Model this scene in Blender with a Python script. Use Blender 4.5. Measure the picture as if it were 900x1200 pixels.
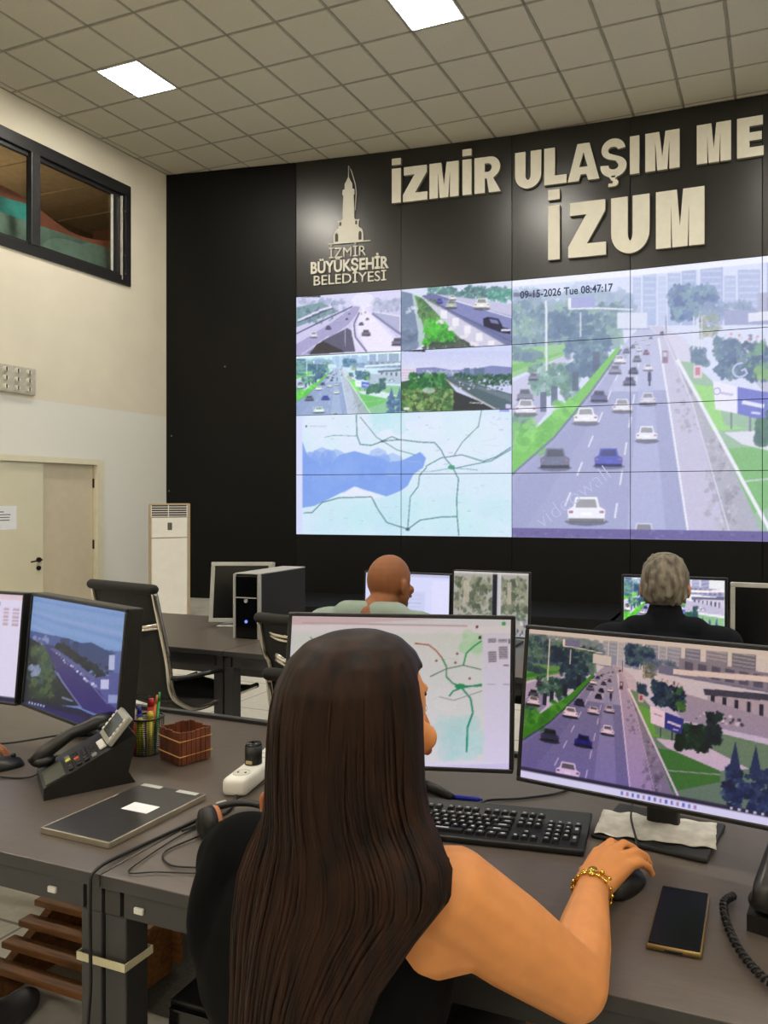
import bpy, bmesh, math, random
import numpy as np
from mathutils import Vector, Matrix, Euler

for o in list(bpy.data.objects): bpy.data.objects.remove(o)
SC = bpy.context.scene
COL = SC.collection
PI = math.pi
R = math.radians

# ---------------------------------------------------------------- camera, world, exposure
cam_d = bpy.data.cameras.new('camera')
cam = bpy.data.objects.new('camera', cam_d); COL.objects.link(cam)
cam.location = (0, 0, 1.45); cam.rotation_euler = (PI/2, 0, 0.3546)
cam_d.sensor_fit = 'VERTICAL'; cam_d.sensor_height = 36; cam_d.lens = 36*872.3/1200
cam_d.shift_x = -140.5/1200; cam_d.shift_y = -16.7/1200
cam_d.clip_start = 0.05
SC.camera = cam
SC.view_settings.view_transform = 'Standard'; SC.view_settings.look = 'None'
SC.view_settings.exposure = 0.0; SC.view_settings.gamma = 1.0
SC.view_settings.use_curve_mapping = False
world = bpy.data.worlds.new('world'); SC.world = world; world.use_nodes = True
world.node_tree.nodes['Background'].inputs[0].default_value = (0.9, 0.92, 1.0, 1)
world.node_tree.nodes['Background'].inputs[1].default_value = 0.02
LIGHT = 80.0        # radiance of the ceiling panels
SCREEN = 1.0        # screen white level
CEIL = 6.16

# ---------------------------------------------------------------- material helpers
def lin(c):
    c = np.asarray(c, float)
    return np.where(c <= 0.04045, c/12.92, ((c+0.055)/1.055)**2.4)
def rgb(r, g, b):
    l = lin(np.array([r, g, b])/255.0); return (float(l[0]), float(l[1]), float(l[2]), 1)
MATS = {}
def mat(name, col, rough=0.6, metal=0.0, var=0.08, scale=12.0, bump=0.0, spec=0.5, stretch=None, col2=None,
        emit=None, estr=0.0, sss=0.0, coat=0.0, alpha=1.0, trans=0.0):
    if name in MATS: return MATS[name]
    m = bpy.data.materials.new(name); m.use_nodes = True
    nt = m.node_tree; b = nt.nodes['Principled BSDF']
    c = rgb(*col)
    tc = nt.nodes.new('ShaderNodeTexCoord'); mp = nt.nodes.new('ShaderNodeMapping')
    if stretch: mp.inputs['Scale'].default_value = stretch
    nz = nt.nodes.new('ShaderNodeTexNoise'); nz.inputs['Scale'].default_value = scale; nz.inputs['Detail'].default_value = 5
    nt.links.new(tc.outputs['Object'], mp.inputs[0]); nt.links.new(mp.outputs[0], nz.inputs['Vector'])
    rp = nt.nodes.new('ShaderNodeValToRGB')
    lo = rgb(*col2) if col2 else tuple(x*(1-var*2) for x in c[:3])+(1,)
    hi = c if col2 else tuple(min(1, x*(1+var)) for x in c[:3])+(1,)
    rp.color_ramp.elements[0].position = 0.3; rp.color_ramp.elements[1].position = 0.7
    rp.color_ramp.elements[0].color = lo; rp.color_ramp.elements[1].color = hi
    nt.links.new(nz.outputs['Fac'], rp.inputs[0]); nt.links.new(rp.outputs[0], b.inputs['Base Color'])
    b.inputs['Roughness'].default_value = rough; b.inputs['Metallic'].default_value = metal
    b.inputs['Specular IOR Level'].default_value = spec
    if bump:
        bp = nt.nodes.new('ShaderNodeBump'); bp.inputs['Strength'].default_value = bump; bp.inputs['Distance'].default_value = 0.01
        nt.links.new(nz.outputs['Fac'], bp.inputs['Height']); nt.links.new(bp.outputs[0], b.inputs['Normal'])
    if emit:
        b.inputs['Emission Color'].default_value = rgb(*emit); b.inputs['Emission Strength'].default_value = estr
    if sss:
        b.inputs['Subsurface Weight'].default_value = sss
        b.inputs['Subsurface Radius'].default_value = (0.02, 0.008, 0.004); b.inputs['Subsurface Scale'].default_value = 0.3
    if coat: b.inputs['Coat Weight'].default_value = coat; b.inputs['Coat Roughness'].default_value = 0.1
    if trans: b.inputs['Transmission Weight'].default_value = trans; b.inputs['IOR'].default_value = 1.1
    if alpha < 1: b.inputs['Alpha'].default_value = alpha
    MATS[name] = m; return m

def screen_mat():
    m = bpy.data.materials.new('lit_screen'); m.use_nodes = True; nt = m.node_tree; b = nt.nodes['Principled BSDF']
    a = nt.nodes.new('ShaderNodeAttribute'); a.attribute_name = 'picture'
    b.inputs['Base Color'].default_value = (0.01, 0.01, 0.012, 1); b.inputs['Roughness'].default_value = 0.35
    b.inputs['Specular IOR Level'].default_value = 0.3
    nt.links.new(a.outputs['Color'], b.inputs['Emission Color']); b.inputs['Emission Strength'].default_value = SCREEN
    return m
M_SCREEN = screen_mat()

# ---------------------------------------------------------------- mesh helpers
class MB:
    def __init__(s): s.v = []; s.f = []; s.mi = []
    def add(s, vs, fs, mi=0):
        n = len(s.v); s.v += [tuple(v) for v in vs]; s.f += [tuple(i+n for i in f) for f in fs]; s.mi += [mi]*len(fs); return s
    def box(s, x0, x1, y0, y1, z0, z1, mi=0, mtx=None):
        vs = [Vector((x, y, z)) for z in (z0, z1) for y in (y0, y1) for x in (x0, x1)]
        if mtx: vs = [mtx @ v for v in vs]
        return s.add(vs, [(0, 2, 3, 1), (4, 5, 7, 6), (0, 1, 5, 4), (2, 6, 7, 3), (0, 4, 6, 2), (1, 3, 7, 5)], mi)
    def rbox(s, x0, x1, y0, y1, z0, z1, r=0.005, mi=0, mtx=None, seg=2):
        bm = bmesh.new(); bmesh.ops.create_cube(bm, size=1)
        for v in bm.verts: v.co = Vector(((x0+x1)/2+v.co.x*(x1-x0), (y0+y1)/2+v.co.y*(y1-y0), (z0+z1)/2+v.co.z*(z1-z0)))
        bmesh.ops.bevel(bm, geom=bm.edges[:], offset=r, segments=seg, affect='EDGES', profile=0.5, clamp_overlap=True)
        bm.verts.ensure_lookup_table()
        vs = [(mtx @ v.co) if mtx else v.co.copy() for v in bm.verts]
        fs = [tuple(v.index for v in f.verts) for f in bm.faces]; bm.free()
        return s.add(vs, fs, mi)
    def tube(s, pts, r, n=8, mi=0, closed=False, cap=True):
        pts = [Vector(p) for p in pts]; m = len(pts)
        rs = r if isinstance(r, (list, tuple)) else [r]*m
        vs = []; up = Vector((0, 0, 1)); prev = None
        for i, p in enumerate(pts):
            a = pts[(i-1) % m] if (closed or i > 0) else p; b = pts[(i+1) % m] if (closed or i < m-1) else p
            t = (b-a).normalized() if (b-a).length > 1e-9 else Vector((0, 0, 1))
            if prev is None:
                x = t.cross(up)
                if x.length < 1e-3: x = t.cross(Vector((1, 0, 0)))
            else: x = prev - t*prev.dot(t)
            if x.length < 1e-6: x = t.cross(Vector((1, 0.3, 0)))
            x.normalize(); y = t.cross(x); prev = x
            for k in range(n):
                an = 2*PI*k/n; vs.append(p + (x*math.cos(an)+y*math.sin(an))*rs[i])
        fs = []
        for i in range(m if closed else m-1):
            j = (i+1) % m
            for k in range(n): fs.append((i*n+k, i*n+(k+1) % n, j*n+(k+1) % n, j*n+k))
        if cap and not closed: fs.append(tuple(range(n-1, -1, -1))); fs.append(tuple((m-1)*n+k for k in range(n)))
        return s.add(vs, fs, mi)
    def cyl(s, p0, p1, r0, r1=None, n=16, mi=0): return s.tube([p0, p1], [r0, r0 if r1 is None else r1], n, mi)
    def capsule(s, p0, p1, r0, r1, n=14, mi=0):
        p0 = Vector(p0); p1 = Vector(p1); d = p1-p0; L = d.length
        d = d.normalized() if L > 1e-6 else Vector((0, 0, 1)); p1 = p0+d*max(L, 1e-4)
        pts = []; rs = []
        for k in range(1, 6): a = PI/2*k/5; pts.append(p0-d*r0*math.cos(a)); rs.append(max(1e-4, r0*math.sin(a)))
        for k in range(4, 0, -1): a = PI/2*k/5; pts.append(p1+d*r1*math.cos(a)); rs.append(r1*math.sin(a))
        pts.insert(5, p1.copy()); rs.insert(5, r1)
        return s.tube([p0-d*r0*0.999]+pts+[p1+d*r1*0.999], [r0*0.03]+rs+[r1*0.03], n, mi)
    def ell(s, c, rx, ry, rz, mtx=None, n=20, m=12, mi=0):
        c = Vector(c); vs = [Vector((0, 0, -rz))]
        for i in range(1, m):
            ph = -PI/2+PI*i/m
            for k in range(n):
                th = 2*PI*k/n; vs.append(Vector((rx*math.cos(ph)*math.cos(th), ry*math.cos(ph)*math.sin(th), rz*math.sin(ph))))
        vs.append(Vector((0, 0, rz)))
        if mtx: vs = [mtx.to_3x3() @ v for v in vs]
        vs = [v+c for v in vs]; fs = []
        for k in range(n): fs.append((0, 1+(k+1) % n, 1+k))
        for i in range(m-2):
            for k in range(n):
                a = 1+i*n; b = a+n; fs.append((a+k, a+(k+1) % n, b+(k+1) % n, b+k))
        a = 1+(m-2)*n; t = len(vs)-1
        for k in range(n): fs.append((a+k, a+(k+1) % n, t))
        return s.add(vs, fs, mi)
    def lathe(s, prof, n=24, c=(0, 0, 0), mi=0):
        c = Vector(c); vs = []; fs = []; m = len(prof)
        for (r, z) in prof:
            for k in range(n): a = 2*PI*k/n; vs.append(c+Vector((r*math.cos(a), r*math.sin(a), z)))
        for i in range(m-1):
            for k in range(n): fs.append((i*n+k, i*n+(k+1) % n, (i+1)*n+(k+1) % n, (i+1)*n+k))
        fs.append(tuple(range(n-1, -1, -1))); fs.append(tuple((m-1)*n+k for k in range(n)))
        return s.add(vs, fs, mi)
    def prism(s, poly, y0, y1, mi=0, mtx=None):      # poly in x,z ; extruded along y
        n = len(poly); vs = [Vector((x, y0, z)) for x, z in poly]+[Vector((x, y1, z)) for x, z in poly]
        if mtx: vs = [mtx @ v for v in vs]
        fs = [tuple(range(n)), tuple(range(2*n-1, n-1, -1))]+[(i, i+n, (i+1) % n+n, (i+1) % n) for i in range(n)]
        return s.add(vs, fs, mi)
    def loft(s, rings, mi=0, cap=True):
        n = len(rings[0]); vs = [p for r in rings for p in r]; fs = []
        for i in range(len(rings)-1):
            for k in range(n): fs.append((i*n+k, i*n+(k+1) % n, (i+1)*n+(k+1) % n, (i+1)*n+k))
        if cap: fs.append(tuple(range(n-1, -1, -1))); fs.append(tuple((len(rings)-1)*n+k for k in range(n)))
        return s.add(vs, fs, mi)
    def mesh(s, name):
        me = bpy.data.meshes.new(name); me.from_pydata([tuple(v) for v in s.v], [], s.f)
        me.polygons.foreach_set('material_index', s.mi); me.update()
        bm = bmesh.new(); bm.from_mesh(me); bmesh.ops.recalc_face_normals(bm, faces=bm.faces[:]); bm.to_mesh(me); bm.free()
        return me
    def build(s, name, mats, parent=None, smooth=False):
        return link(name, s.mesh(name), mats, parent, smooth)
def link(name, me, mats, parent=None, smooth=False):
    if mats is not None and len(me.materials) == 0:
        for m in (mats if isinstance(mats, (list, tuple)) else [mats]): me.materials.append(m)
    if smooth: me.polygons.foreach_set('use_smooth', [True]*len(me.polygons))
    o = bpy.data.objects.new(name, me); COL.objects.link(o)
    if parent is not None: o.parent = parent
    return o
def shade_auto(o, ang=40):
    me = o.data; me.polygons.foreach_set('use_smooth', [True]*len(me.polygons)); me.set_sharp_from_angle(angle=R(ang)); return o
def tag(o, label=None, cat=None, group=None, kind=None):
    if label: o['label'] = label
    if cat: o['category'] = cat
    if group: o['group'] = group
    if kind: o['kind'] = kind
    return o
def thing(name, label, cat, loc=(0, 0, 0), rz=0.0, group=None):
    o = bpy.data.objects.new(name, None); COL.objects.link(o); o.location = loc; o.rotation_euler = (0, 0, rz)
    o.empty_display_size = 0.1
    return tag(o, label, cat, group)
def struct(o): o['kind'] = 'structure'; return o
def remesh(name, mb, voxel, smooth, mats, parent=None, iters=6):
    tmp = bpy.data.objects.new('tmp', mb.mesh('tmp')); COL.objects.link(tmp)
    md = tmp.modifiers.new('r', 'REMESH'); md.mode = 'VOXEL'; md.voxel_size = voxel; md.use_smooth_shade = True
    if smooth:
        sm = tmp.modifiers.new('s', 'SMOOTH'); sm.factor = smooth; sm.iterations = iters
    dg = bpy.context.evaluated_depsgraph_get(); dg.update()
    me = bpy.data.meshes.new_from_object(tmp.evaluated_get(dg)); me.name = name
    bpy.data.objects.remove(tmp)
    me.materials.clear()
    o = link(name, me, mats, parent, True); return o
def catmull(pts, n=8):
    P = [Vector(p) for p in pts]; P = [P[0]*2-P[1]]+P+[P[-1]*2-P[-2]]; out = []
    for i in range(1, len(P)-2):
        for k in range(n):
            t = k/n; a, b, c, d = P[i-1], P[i], P[i+1], P[i+2]
            out.append(0.5*((2*b)+(c-a)*t+(2*a-5*b+4*c-d)*t*t+(3*b-a-3*c+d)*t**3))
    out.append(P[-2]); return out
def text_mesh(body, size, offset=0.0, extrude=0.004, space=1.0, shear=0.0):
    cu = bpy.data.curves.new('t', 'FONT'); cu.body = body; cu.size = size; cu.offset = offset; cu.extrude = extrude
    cu.align_x = 'CENTER'; cu.align_y = 'BOTTOM_BASELINE'; cu.space_character = space; cu.resolution_u = 3; cu.shear = shear
    ob = bpy.data.objects.new('t', cu); COL.objects.link(ob)
    dg = bpy.context.evaluated_depsgraph_get(); dg.update()
    me = bpy.data.meshes.new_from_object(ob.evaluated_get(dg)); bpy.data.objects.remove(ob); bpy.data.curves.remove(cu)
    me.materials.clear(); return me

# ---------------------------------------------------------------- painter for what the screens show (flat pictures)
class Cv:
    def __init__(s, w, h, base=(255, 255, 255)):
        s.w, s.h = w, h; s.a = np.empty((h, w, 3)); s.a[:] = np.array(base)/255.0; s.map = lambda x, y: (x, y)
        s.rng = np.random.default_rng(7)
    def px(s, pts): return np.array([[q[0]*s.w, q[1]*s.h] for q in (s.map(*p) for p in pts)])
    def _fill(s, P, col, al):
        x0, y0 = np.floor(P.min(0)).astype(int); x1, y1 = np.ceil(P.max(0)).astype(int)+1
        x0, y0, x1, y1 = max(0, x0), max(0, y0), min(s.w, x1), min(s.h, y1)
        if x1 <= x0 or y1 <= y0: return
        X, Y = np.meshgrid(np.arange(x0, x1)+0.5, np.arange(y0, y1)+0.5); ins = np.zeros(X.shape, bool); n = len(P)
        for i in range(n):
            ax, ay = P[i]; bx, by = P[(i+1) % n]
            if ay == by: continue
            c = ((ay > Y) != (by > Y)) & (X < (bx-ax)*(Y-ay)/(by-ay)+ax); ins ^= c
        sub = s.a[y0:y1, x0:x1]; sub[ins] = sub[ins]*(1-al)+np.array(col)/255.0*al
    def poly(s, pts, col, al=1.0): s._fill(s.px(pts), col, al)
    def rect(s, x0, y0, x1, y1, col, al=1.0): s.poly([(x0, y0), (x1, y0), (x1, y1), (x0, y1)], col, al)
    def line(s, pts, w, col, al=1.0):
        P = s.px(pts)
        for a, b in zip(P[:-1], P[1:]):
            d = b-a; L = np.hypot(*d)
            if L < 1e-6: continue
            n = np.array([-d[1], d[0]])/L*w*s.h/2; s._fill(np.array([a+n, b+n, b-n, a-n]), col, al)
    def ell(s, x, y, rx, ry, col, al=1.0):
        t = np.linspace(0, 2*PI, 9)[:-1]; s.poly([(x+rx*math.cos(k), y+ry*math.sin(k)) for k in t], col, al)
    def blobs(s, x0, y0, x1, y1, n, r, cols, al=0.8, ar=1.0):
        big = n >= 40
        for _ in range(n):
            x = s.rng.uniform(x0, x1); y = s.rng.uniform(y0, y1); q = r*s.rng.uniform(0.4, 1.0)
            c = np.array(cols[s.rng.integers(len(cols))])
            if not big: s.ell(x, y, q, q*ar, c, al); continue
            s.ell(x, y, q*.7, q*.7*ar, c*.97, al)
            for _k in range(4):
                a = s.rng.uniform(0, 2*PI); e = q*s.rng.uniform(.16, .36); g = s.rng.uniform(.84, 1.16)
                s.ell(x+q*.75*math.cos(a), y+q*.75*ar*math.sin(a), e, e*ar, np.clip(c*g, 0, 255), al)
    def vgrad(s, y0, y1, c0, c1):
        i0, i1 = int(y0*s.h), int(y1*s.h); t = np.linspace(0, 1, max(1, i1-i0))[:, None, None]
        s.a[i0:i1] = (np.array(c0)*(1-t)+np.array(c1)*t)/255.0
    def car(s, x, y, w, col):
        h = w*0.8; d = tuple(c*0.35 for c in col); g = tuple(c*0.55+20 for c in col)
        s.ell(x, y+h*0.42, w*0.62, h*0.16, (60, 60, 85), 0.55)
        s.poly([(x-w*.5, y+h*.42), (x-w*.52, y), (x-w*.36, y-h*.12), (x-w*.3, y-h*.45), (x+w*.3, y-h*.45), (x+w*.36, y-h*.12), (x+w*.52, y), (x+w*.5, y+h*.42)], col)
        s.poly([(x-w*.3, y-h*.08), (x-w*.25, y-h*.38), (x+w*.25, y-h*.38), (x+w*.3, y-h*.08)], g)
        s.rect(x-w*.5, y+.3*h, x+w*.5, y+h*.44, d, .8)
        s.rect(x-w*.48, y+.04*h, x-w*.36, y+h*.12, (168, 104, 128)); s.rect(x+w*.36, y+.04*h, x+w*.48, y+h*.12, (168, 104, 128)); s.rect(x-w*.14, y+.1*h, x+w*.14, y+h*.2, tuple(min(255, q*1.08) for q in col)); s.rect(x-w*.27, y-h*.45, x+w*.27, y-h*.40, tuple(min(255, q*1.06) for q in col))
    def grain(s, amp):
        h, w = s.h//3+2, s.w//3+2
        g = np.kron(s.rng.normal(0, amp, (h, w)), np.ones((3, 3)))[:s.h, :s.w, None]; s.a = np.clip(s.a+g, 0, 1); return s
    def grade(s, f): s.a = np.clip(f(s.a), 0, 1); return s
    def sample(s, u, v):     # bilinear-ish box sample
        a = s.a; k = (a+np.roll(a, 1, 0)+np.roll(a, -1, 0)+np.roll(a, 1, 1)+np.roll(a, -1, 1))/5
        x = np.clip((u*s.w-0.5), 0, s.w-1.001); y = np.clip((v*s.h-0.5), 0, s.h-1.001); i = x.astype(int); j = y.astype(int); fx = (x-i)[:, None]; fy = (y-j)[:, None]
        i2 = np.minimum(i+1, s.w-1); j2 = np.minimum(j+1, s.h-1)
        return (k[j, i]*(1-fx)+k[j, i2]*fx)*(1-fy)+(k[j2, i]*(1-fx)+k[j2, i2]*fx)*fy

def traffic(w, h, u0=0.0, u1=1.0, v0=0.0, v1=1.0, bar=True):
    """straight urban highway seen from a bridge"""
    c = Cv(w, h, (214, 221, 248))
    def mp(x, y):
        u = 0.25*(x-30)/402 if x < 432 else 0.25+0.25*(x-432)/453
        t = 107-(x-30)*82/855; b = 985+(x-30)*12/855
        return ((u-u0)/(u1-u0), ((y-t)/(b-t)-v0)/(v1-v0))
    c.map = mp
    # towers in haze
    for x0, x1, y0, col in [(250, 330, 110, (190, 203, 236)), (440, 470, 95, (178, 192, 230)), (475, 525, 75, (168, 184, 226)), (530, 560, 90, (188, 200, 236)), (565, 610, 80, (172, 188, 228)), (615, 665, 70, (160, 176, 220)), (680, 755, 60, (164, 176, 222)), (760, 800, 90, (176, 188, 228)), (805, 880, 70, (170, 182, 224)), (900, 980, 20, (150, 160, 205)), (1010, 1120, 0, (165, 170, 205)), (1140, 1260, 10, (150, 155, 190))]:
        c.rect(x0, y0, x1, 260, col)
        for k in range(6): c.rect(x0+4, y0+10+k*22, x1-4, y0+17+k*22, (205, 214, 240), .6)
    c.poly([(30, 107), (885, 25), (1480, -25), (1480, 0), (885, 48), (30, 128)], (242, 243, 255))
    c.blobs(30, 150, 430, 210, 60, 42, [(150, 172, 205), (165, 188, 210), (140, 165, 190)], .7)
    c.rect(30, 190, 400, 340, (138, 165, 180))
    c.blobs(30, 190, 400, 320, 170, 30, [(110, 140, 160), (125, 158, 160), (95, 125, 155), (135, 175, 165), (88, 122, 142)], .75)
    c.blobs(170, 225, 300, 300, 60, 24, [(85, 112, 150), (95, 124, 155), (78, 108, 140)], .8)
    c.poly([(30, 340), (235, 320), (240, 350), (30, 440)], (140, 200, 130)); c.poly([(30, 395), (200, 350), (215, 352), (30, 420)], (112, 190, 92))
    c.blobs(35, 340, 130, 375, 20, 20, [(92, 122, 145), (105, 140, 150)])
    c.poly([(30, 455), (150, 395), (250, 340), (280, 345), (150, 440), (30, 560)], (196, 196, 228))
    c.poly([(30, 540), (150, 430), (150, 560), (30, 700)], (176, 178, 212))
    c.blobs(95, 390, 260, 500, 110, 22, [(105, 150, 140), (125, 172, 160), (90, 128, 130), (150, 190, 178), (98, 140, 120)], .8)
    c.blobs(220, 310, 360, 430, 120, 26, [(88, 118, 150), (98, 130, 150), (110, 145, 160), (80, 108, 142)], .8)
    for x, y in [(140, 520), (178, 500), (250, 450), (320, 380)]: c.rect(x-11, y-32, x+11, y+34, (75, 88, 118), .85)
    c.rect(30, 570, 90, 680, (120, 160, 140)); c.blobs(32, 560, 100, 680, 30, 22, [(85, 125, 115), (110, 155, 130), (125, 180, 130)])
    # roads
    c.poly([(30, 765), (215, 600), (300, 490), (430, 300), (470, 262), (500, 262), (532, 300), (562, 480), (640, 985), (640, 1010), (30, 1010)], (158, 162, 205))
    c.poly([(300, 490), (430, 300), (470, 262), (500, 262), (532, 300), (562, 480)], (184, 188, 224))
    c.poly([(30, 800), (250, 585), (420, 330), (440, 330), (300, 600), (60, 985), (30, 985)], (148, 152, 198), .6)
    c.poly([(420, 985), (452, 560), (478, 330), (500, 330), (520, 560), (560, 985)], (176, 180, 222), .7)
    c.poly([(532, 300), (505, 262), (548, 262), (640, 480), (790, 1010), (640, 1010), (562, 480)], (196, 190, 220))
    c.poly([(565, 300), (600, 360), (880, 930), (900, 1010), (780, 1010), (650, 520)], (172, 172, 190))
    c.blobs(600, 430, 690, 620, 40, 14, [(150, 152, 170), (186, 184, 200)], .5); c.blobs(690, 640, 800, 980, 60, 22, [(152, 150, 168), (188, 186, 202)], .5)
    c.line([(532, 300), (562, 480), (640, 990)], .007, (236, 236, 250)); c.line([(548, 280), (650, 520), (785, 990)], .005, (215, 212, 232))
    for a, b in [((430, 330), (190, 940)), ((470, 330), (372, 985))]:
        for k in range(9):
            t0 = (k/9)**1.7; t1 = ((k+.45)/9)**1.7
            c.line([(a[0]+(b[0]-a[0])*t0, a[1]+(b[1]-a[1])*t0), (a[0]+(b[0]-a[0])*t1, a[1]+(b[1]-a[1])*t1)], .004+.004*t0, (222, 224, 245))
    c.poly([(30, 690), (170, 560), (250, 500), (330, 405), (392, 330), (404, 340), (345, 430), (300, 490), (240, 560), (175, 640), (30, 765)], (112, 198, 84))
    c.blobs(40, 600, 160, 690, 30, 24, [(132, 220, 98), (95, 180, 78), (120, 208, 90)], .6); c.blobs(180, 520, 260, 570, 22, 20, [(132, 220, 98), (95, 180, 78)], .6)
    c.line([(30, 770), (175, 645), (300, 492), (404, 340)], .008, (110, 118, 150))
    # right side
    c.poly([(548, 262), (620, 300), (660, 350), (650, 385), (600, 380)], (212, 208, 232))
    c.poly([(600, 380), (650, 385), (720, 450), (900, 520), (1480, 560), (1480, 1010), (900, 1010), (700, 530)], (150, 188, 158))
    c.poly([(650, 460), (730, 470), (760, 600), (840, 610), (720, 620)], (150, 220, 120)); c.poly([(760, 680), (1100, 660), (1100, 800), (860, 900)], (120, 186, 112))
    c.poly([(760, 625), (1000, 610), (1240, 700), (1100, 740), (820, 665)], (222, 222, 236))
    c.line([(598, 375), (640, 450), (700, 560), (900, 940), (930, 1005)], .012, (238, 238, 248))
    c.line([(830, 790), (1100, 760)], .006, (190, 205, 200))
    c.blobs(585, 130, 730, 235, 150, 30, [(98, 122, 172), (110, 138, 172), (86, 110, 160), (124, 158, 176)], .8)
    c.blobs(690, 190, 850, 240, 50, 26, [(130, 150, 190), (142, 162, 190)], .7)
    c.blobs(680, 230, 740, 300, 50, 16, [(160, 170, 168), (176, 178, 160), (140, 160, 150)], .7)
    c.rect(760, 210, 1480, 260, (150, 158, 200)); c.rect(870, 150, 1480, 250, (166, 168, 200))
    for k in range(8): c.rect(900+k*70, 165, 945+k*70, 240, (120, 125, 160), .7)
    c.poly([(840, 220), (1480, 150), (1480, 185), (840, 250)], (225, 226, 244)); c.poly([(1000, 300), (1480, 250), (1480, 290), (1010, 335)], (120, 122, 150))
    c.poly([(1020, 335), (1480, 290), (1480, 420), (1040, 420)], (196, 196, 220))
    for k in range(7): c.rect(1040+k*60, 330, 1060+k*60, 420, (100, 102, 132))
    c.poly([(760, 330), (1480, 420), (1480, 520), (900, 500)], (186, 186, 214))
    c.blobs(760, 290, 900, 350, 60, 10, [(225, 225, 240), (120, 122, 150), (200, 140, 150)], .8); c.blobs(960, 430, 1200, 480, 26, 12, [(230, 230, 242), (110, 112, 140)], .8)
    c.blobs(650, 340, 700, 390, 24, 18, [(88, 112, 148), (100, 128, 150)]); c.blobs(730, 310, 830, 430, 110, 24, [(84, 108, 148), (96, 124, 152), (110, 142, 158), (74, 98, 132)], .8)
    c.blobs(840, 330, 900, 440, 70, 24, [(84, 108, 148), (110, 160, 130), (74, 98, 132)], .8); c.blobs(870, 410, 905, 440, 20, 16, [(140, 190, 110), (120, 170, 110)])
    for x in (656, 672, 684): c.line([(x, 230), (x, 340)], .004, (226, 226, 236))
    c.rect(655, 395, 685, 440, (225, 205, 215)); c.rect(662, 402, 678, 430, (200, 120, 140))
    c.rect(782, 545, 787, 612, (110, 112, 140)); c.rect(843, 560, 850, 622, (110, 112, 140))
    c.poly([(722, 450), (804, 470), (804, 560), (730, 545)], (238, 234, 252)); c.poly([(804, 470), (905, 490), (905, 588), (804, 560)], (104, 112, 204))
    c.line([(745, 490), (790, 498)], .008, (190, 185, 220)); c.line([(820, 520), (890, 535)], .014, (225, 228, 250)); c.line([(850, 556), (880, 560)], .008, (205, 210, 245))
    c.blobs(905, 520, 1040, 640, 90, 34, [(80, 120, 110), (96, 140, 118), (70, 104, 104)], .8); c.blobs(1030, 430, 1090, 600, 60, 30, [(78, 104, 118), (90, 120, 122)], .8)
    for cx in (1170, 1270, 1370): c.blobs(cx-40, 700, cx+40, 980, 70, 34, [(92, 116, 160), (104, 130, 170), (80, 102, 146)], .8); c.poly([(cx-30, 720), (cx, 560), (cx+30, 720)], (92, 116, 160))
    c.blobs(878, 590, 905, 660, 20, 26, [(80, 120, 100), (70, 104, 104)])
    # furniture of the road
    c.rect(390, 215, 492, 270, (214, 222, 240)); c.line([(385, 272), (500, 272)], .004, (130, 145, 180))
    c.rect(225, 165, 235, 200, (240, 240, 250)); c.rect(235, 163, 316, 198, (150, 156, 216)); c.line([(225, 203), (330, 200), (440, 205)], .006, (232, 232, 246))
    c.line([(149, 175), (151, 415)], .008, (226, 230, 242)); c.line([(268, 215), (268, 300)], .005, (214, 220, 238)); c.line([(558, 225), (560, 290)], .004, (120, 130, 165))
    for x, y, q, col in [(75, 498, 55, (120, 125, 150)), (78, 540, 72, (232, 230, 245)), (105, 435, 34, (120, 125, 155)),
        (440, 330, 16, (110, 112, 145)), (452, 318, 14, (205, 205, 225)), (420, 345, 22, (112, 116, 150)), (463, 340, 20, (225, 222, 240)), (488, 350, 22, (150, 110, 140)), (455, 372, 30, (120, 122, 155)), (495, 320, 14, (228, 226, 242)), (545, 285, 14, (90, 92, 120)), (505, 300, 12, (120, 120, 150)), (478, 305, 12, (222, 222, 240)),
        (398, 375, 38, (236, 234, 250)), (383, 410, 40, (140, 142, 172)), (443, 413, 32, (84, 88, 124)), (495, 402, 34, (226, 224, 242)), (430, 450, 40, (92, 96, 134)), (330, 502, 54, (88, 92, 138)), (406, 533, 60, (228, 226, 240)), (494, 510, 56, (212, 212, 232)), (285, 568, 78, (242, 240, 252)), (490, 630, 74, (236, 236, 250)), (180, 715, 98, (104, 110, 140)), (361, 712, 90, (78, 86, 190)), (287, 890, 122, (240, 240, 252)), (480, 968, 92, (205, 204, 225))]:
        c.car(x, y, q, col)
    c.rect(546, 345, 566, 388, (140, 112, 142)); c.rect(549, 350, 563, 366, (200, 200, 220))
    c.rect(494, 425, 506, 450, (70, 74, 110)); c.ell(500, 424, 6, 7, (60, 62, 96)); c.rect(497, 448, 503, 466, (50, 52, 84))
    c.rect(34, 148, 128, 162, (84, 92, 124))
    if bar:
        c.map = lambda x, y: (x, y); c.rect(0, .963, 1, 1, (98, 88, 152)); c.blobs(0, .966, 1, .995, 50, .006, [(130, 120, 180), (78, 70, 130)], .6)
    return c.grain(.012)

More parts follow.
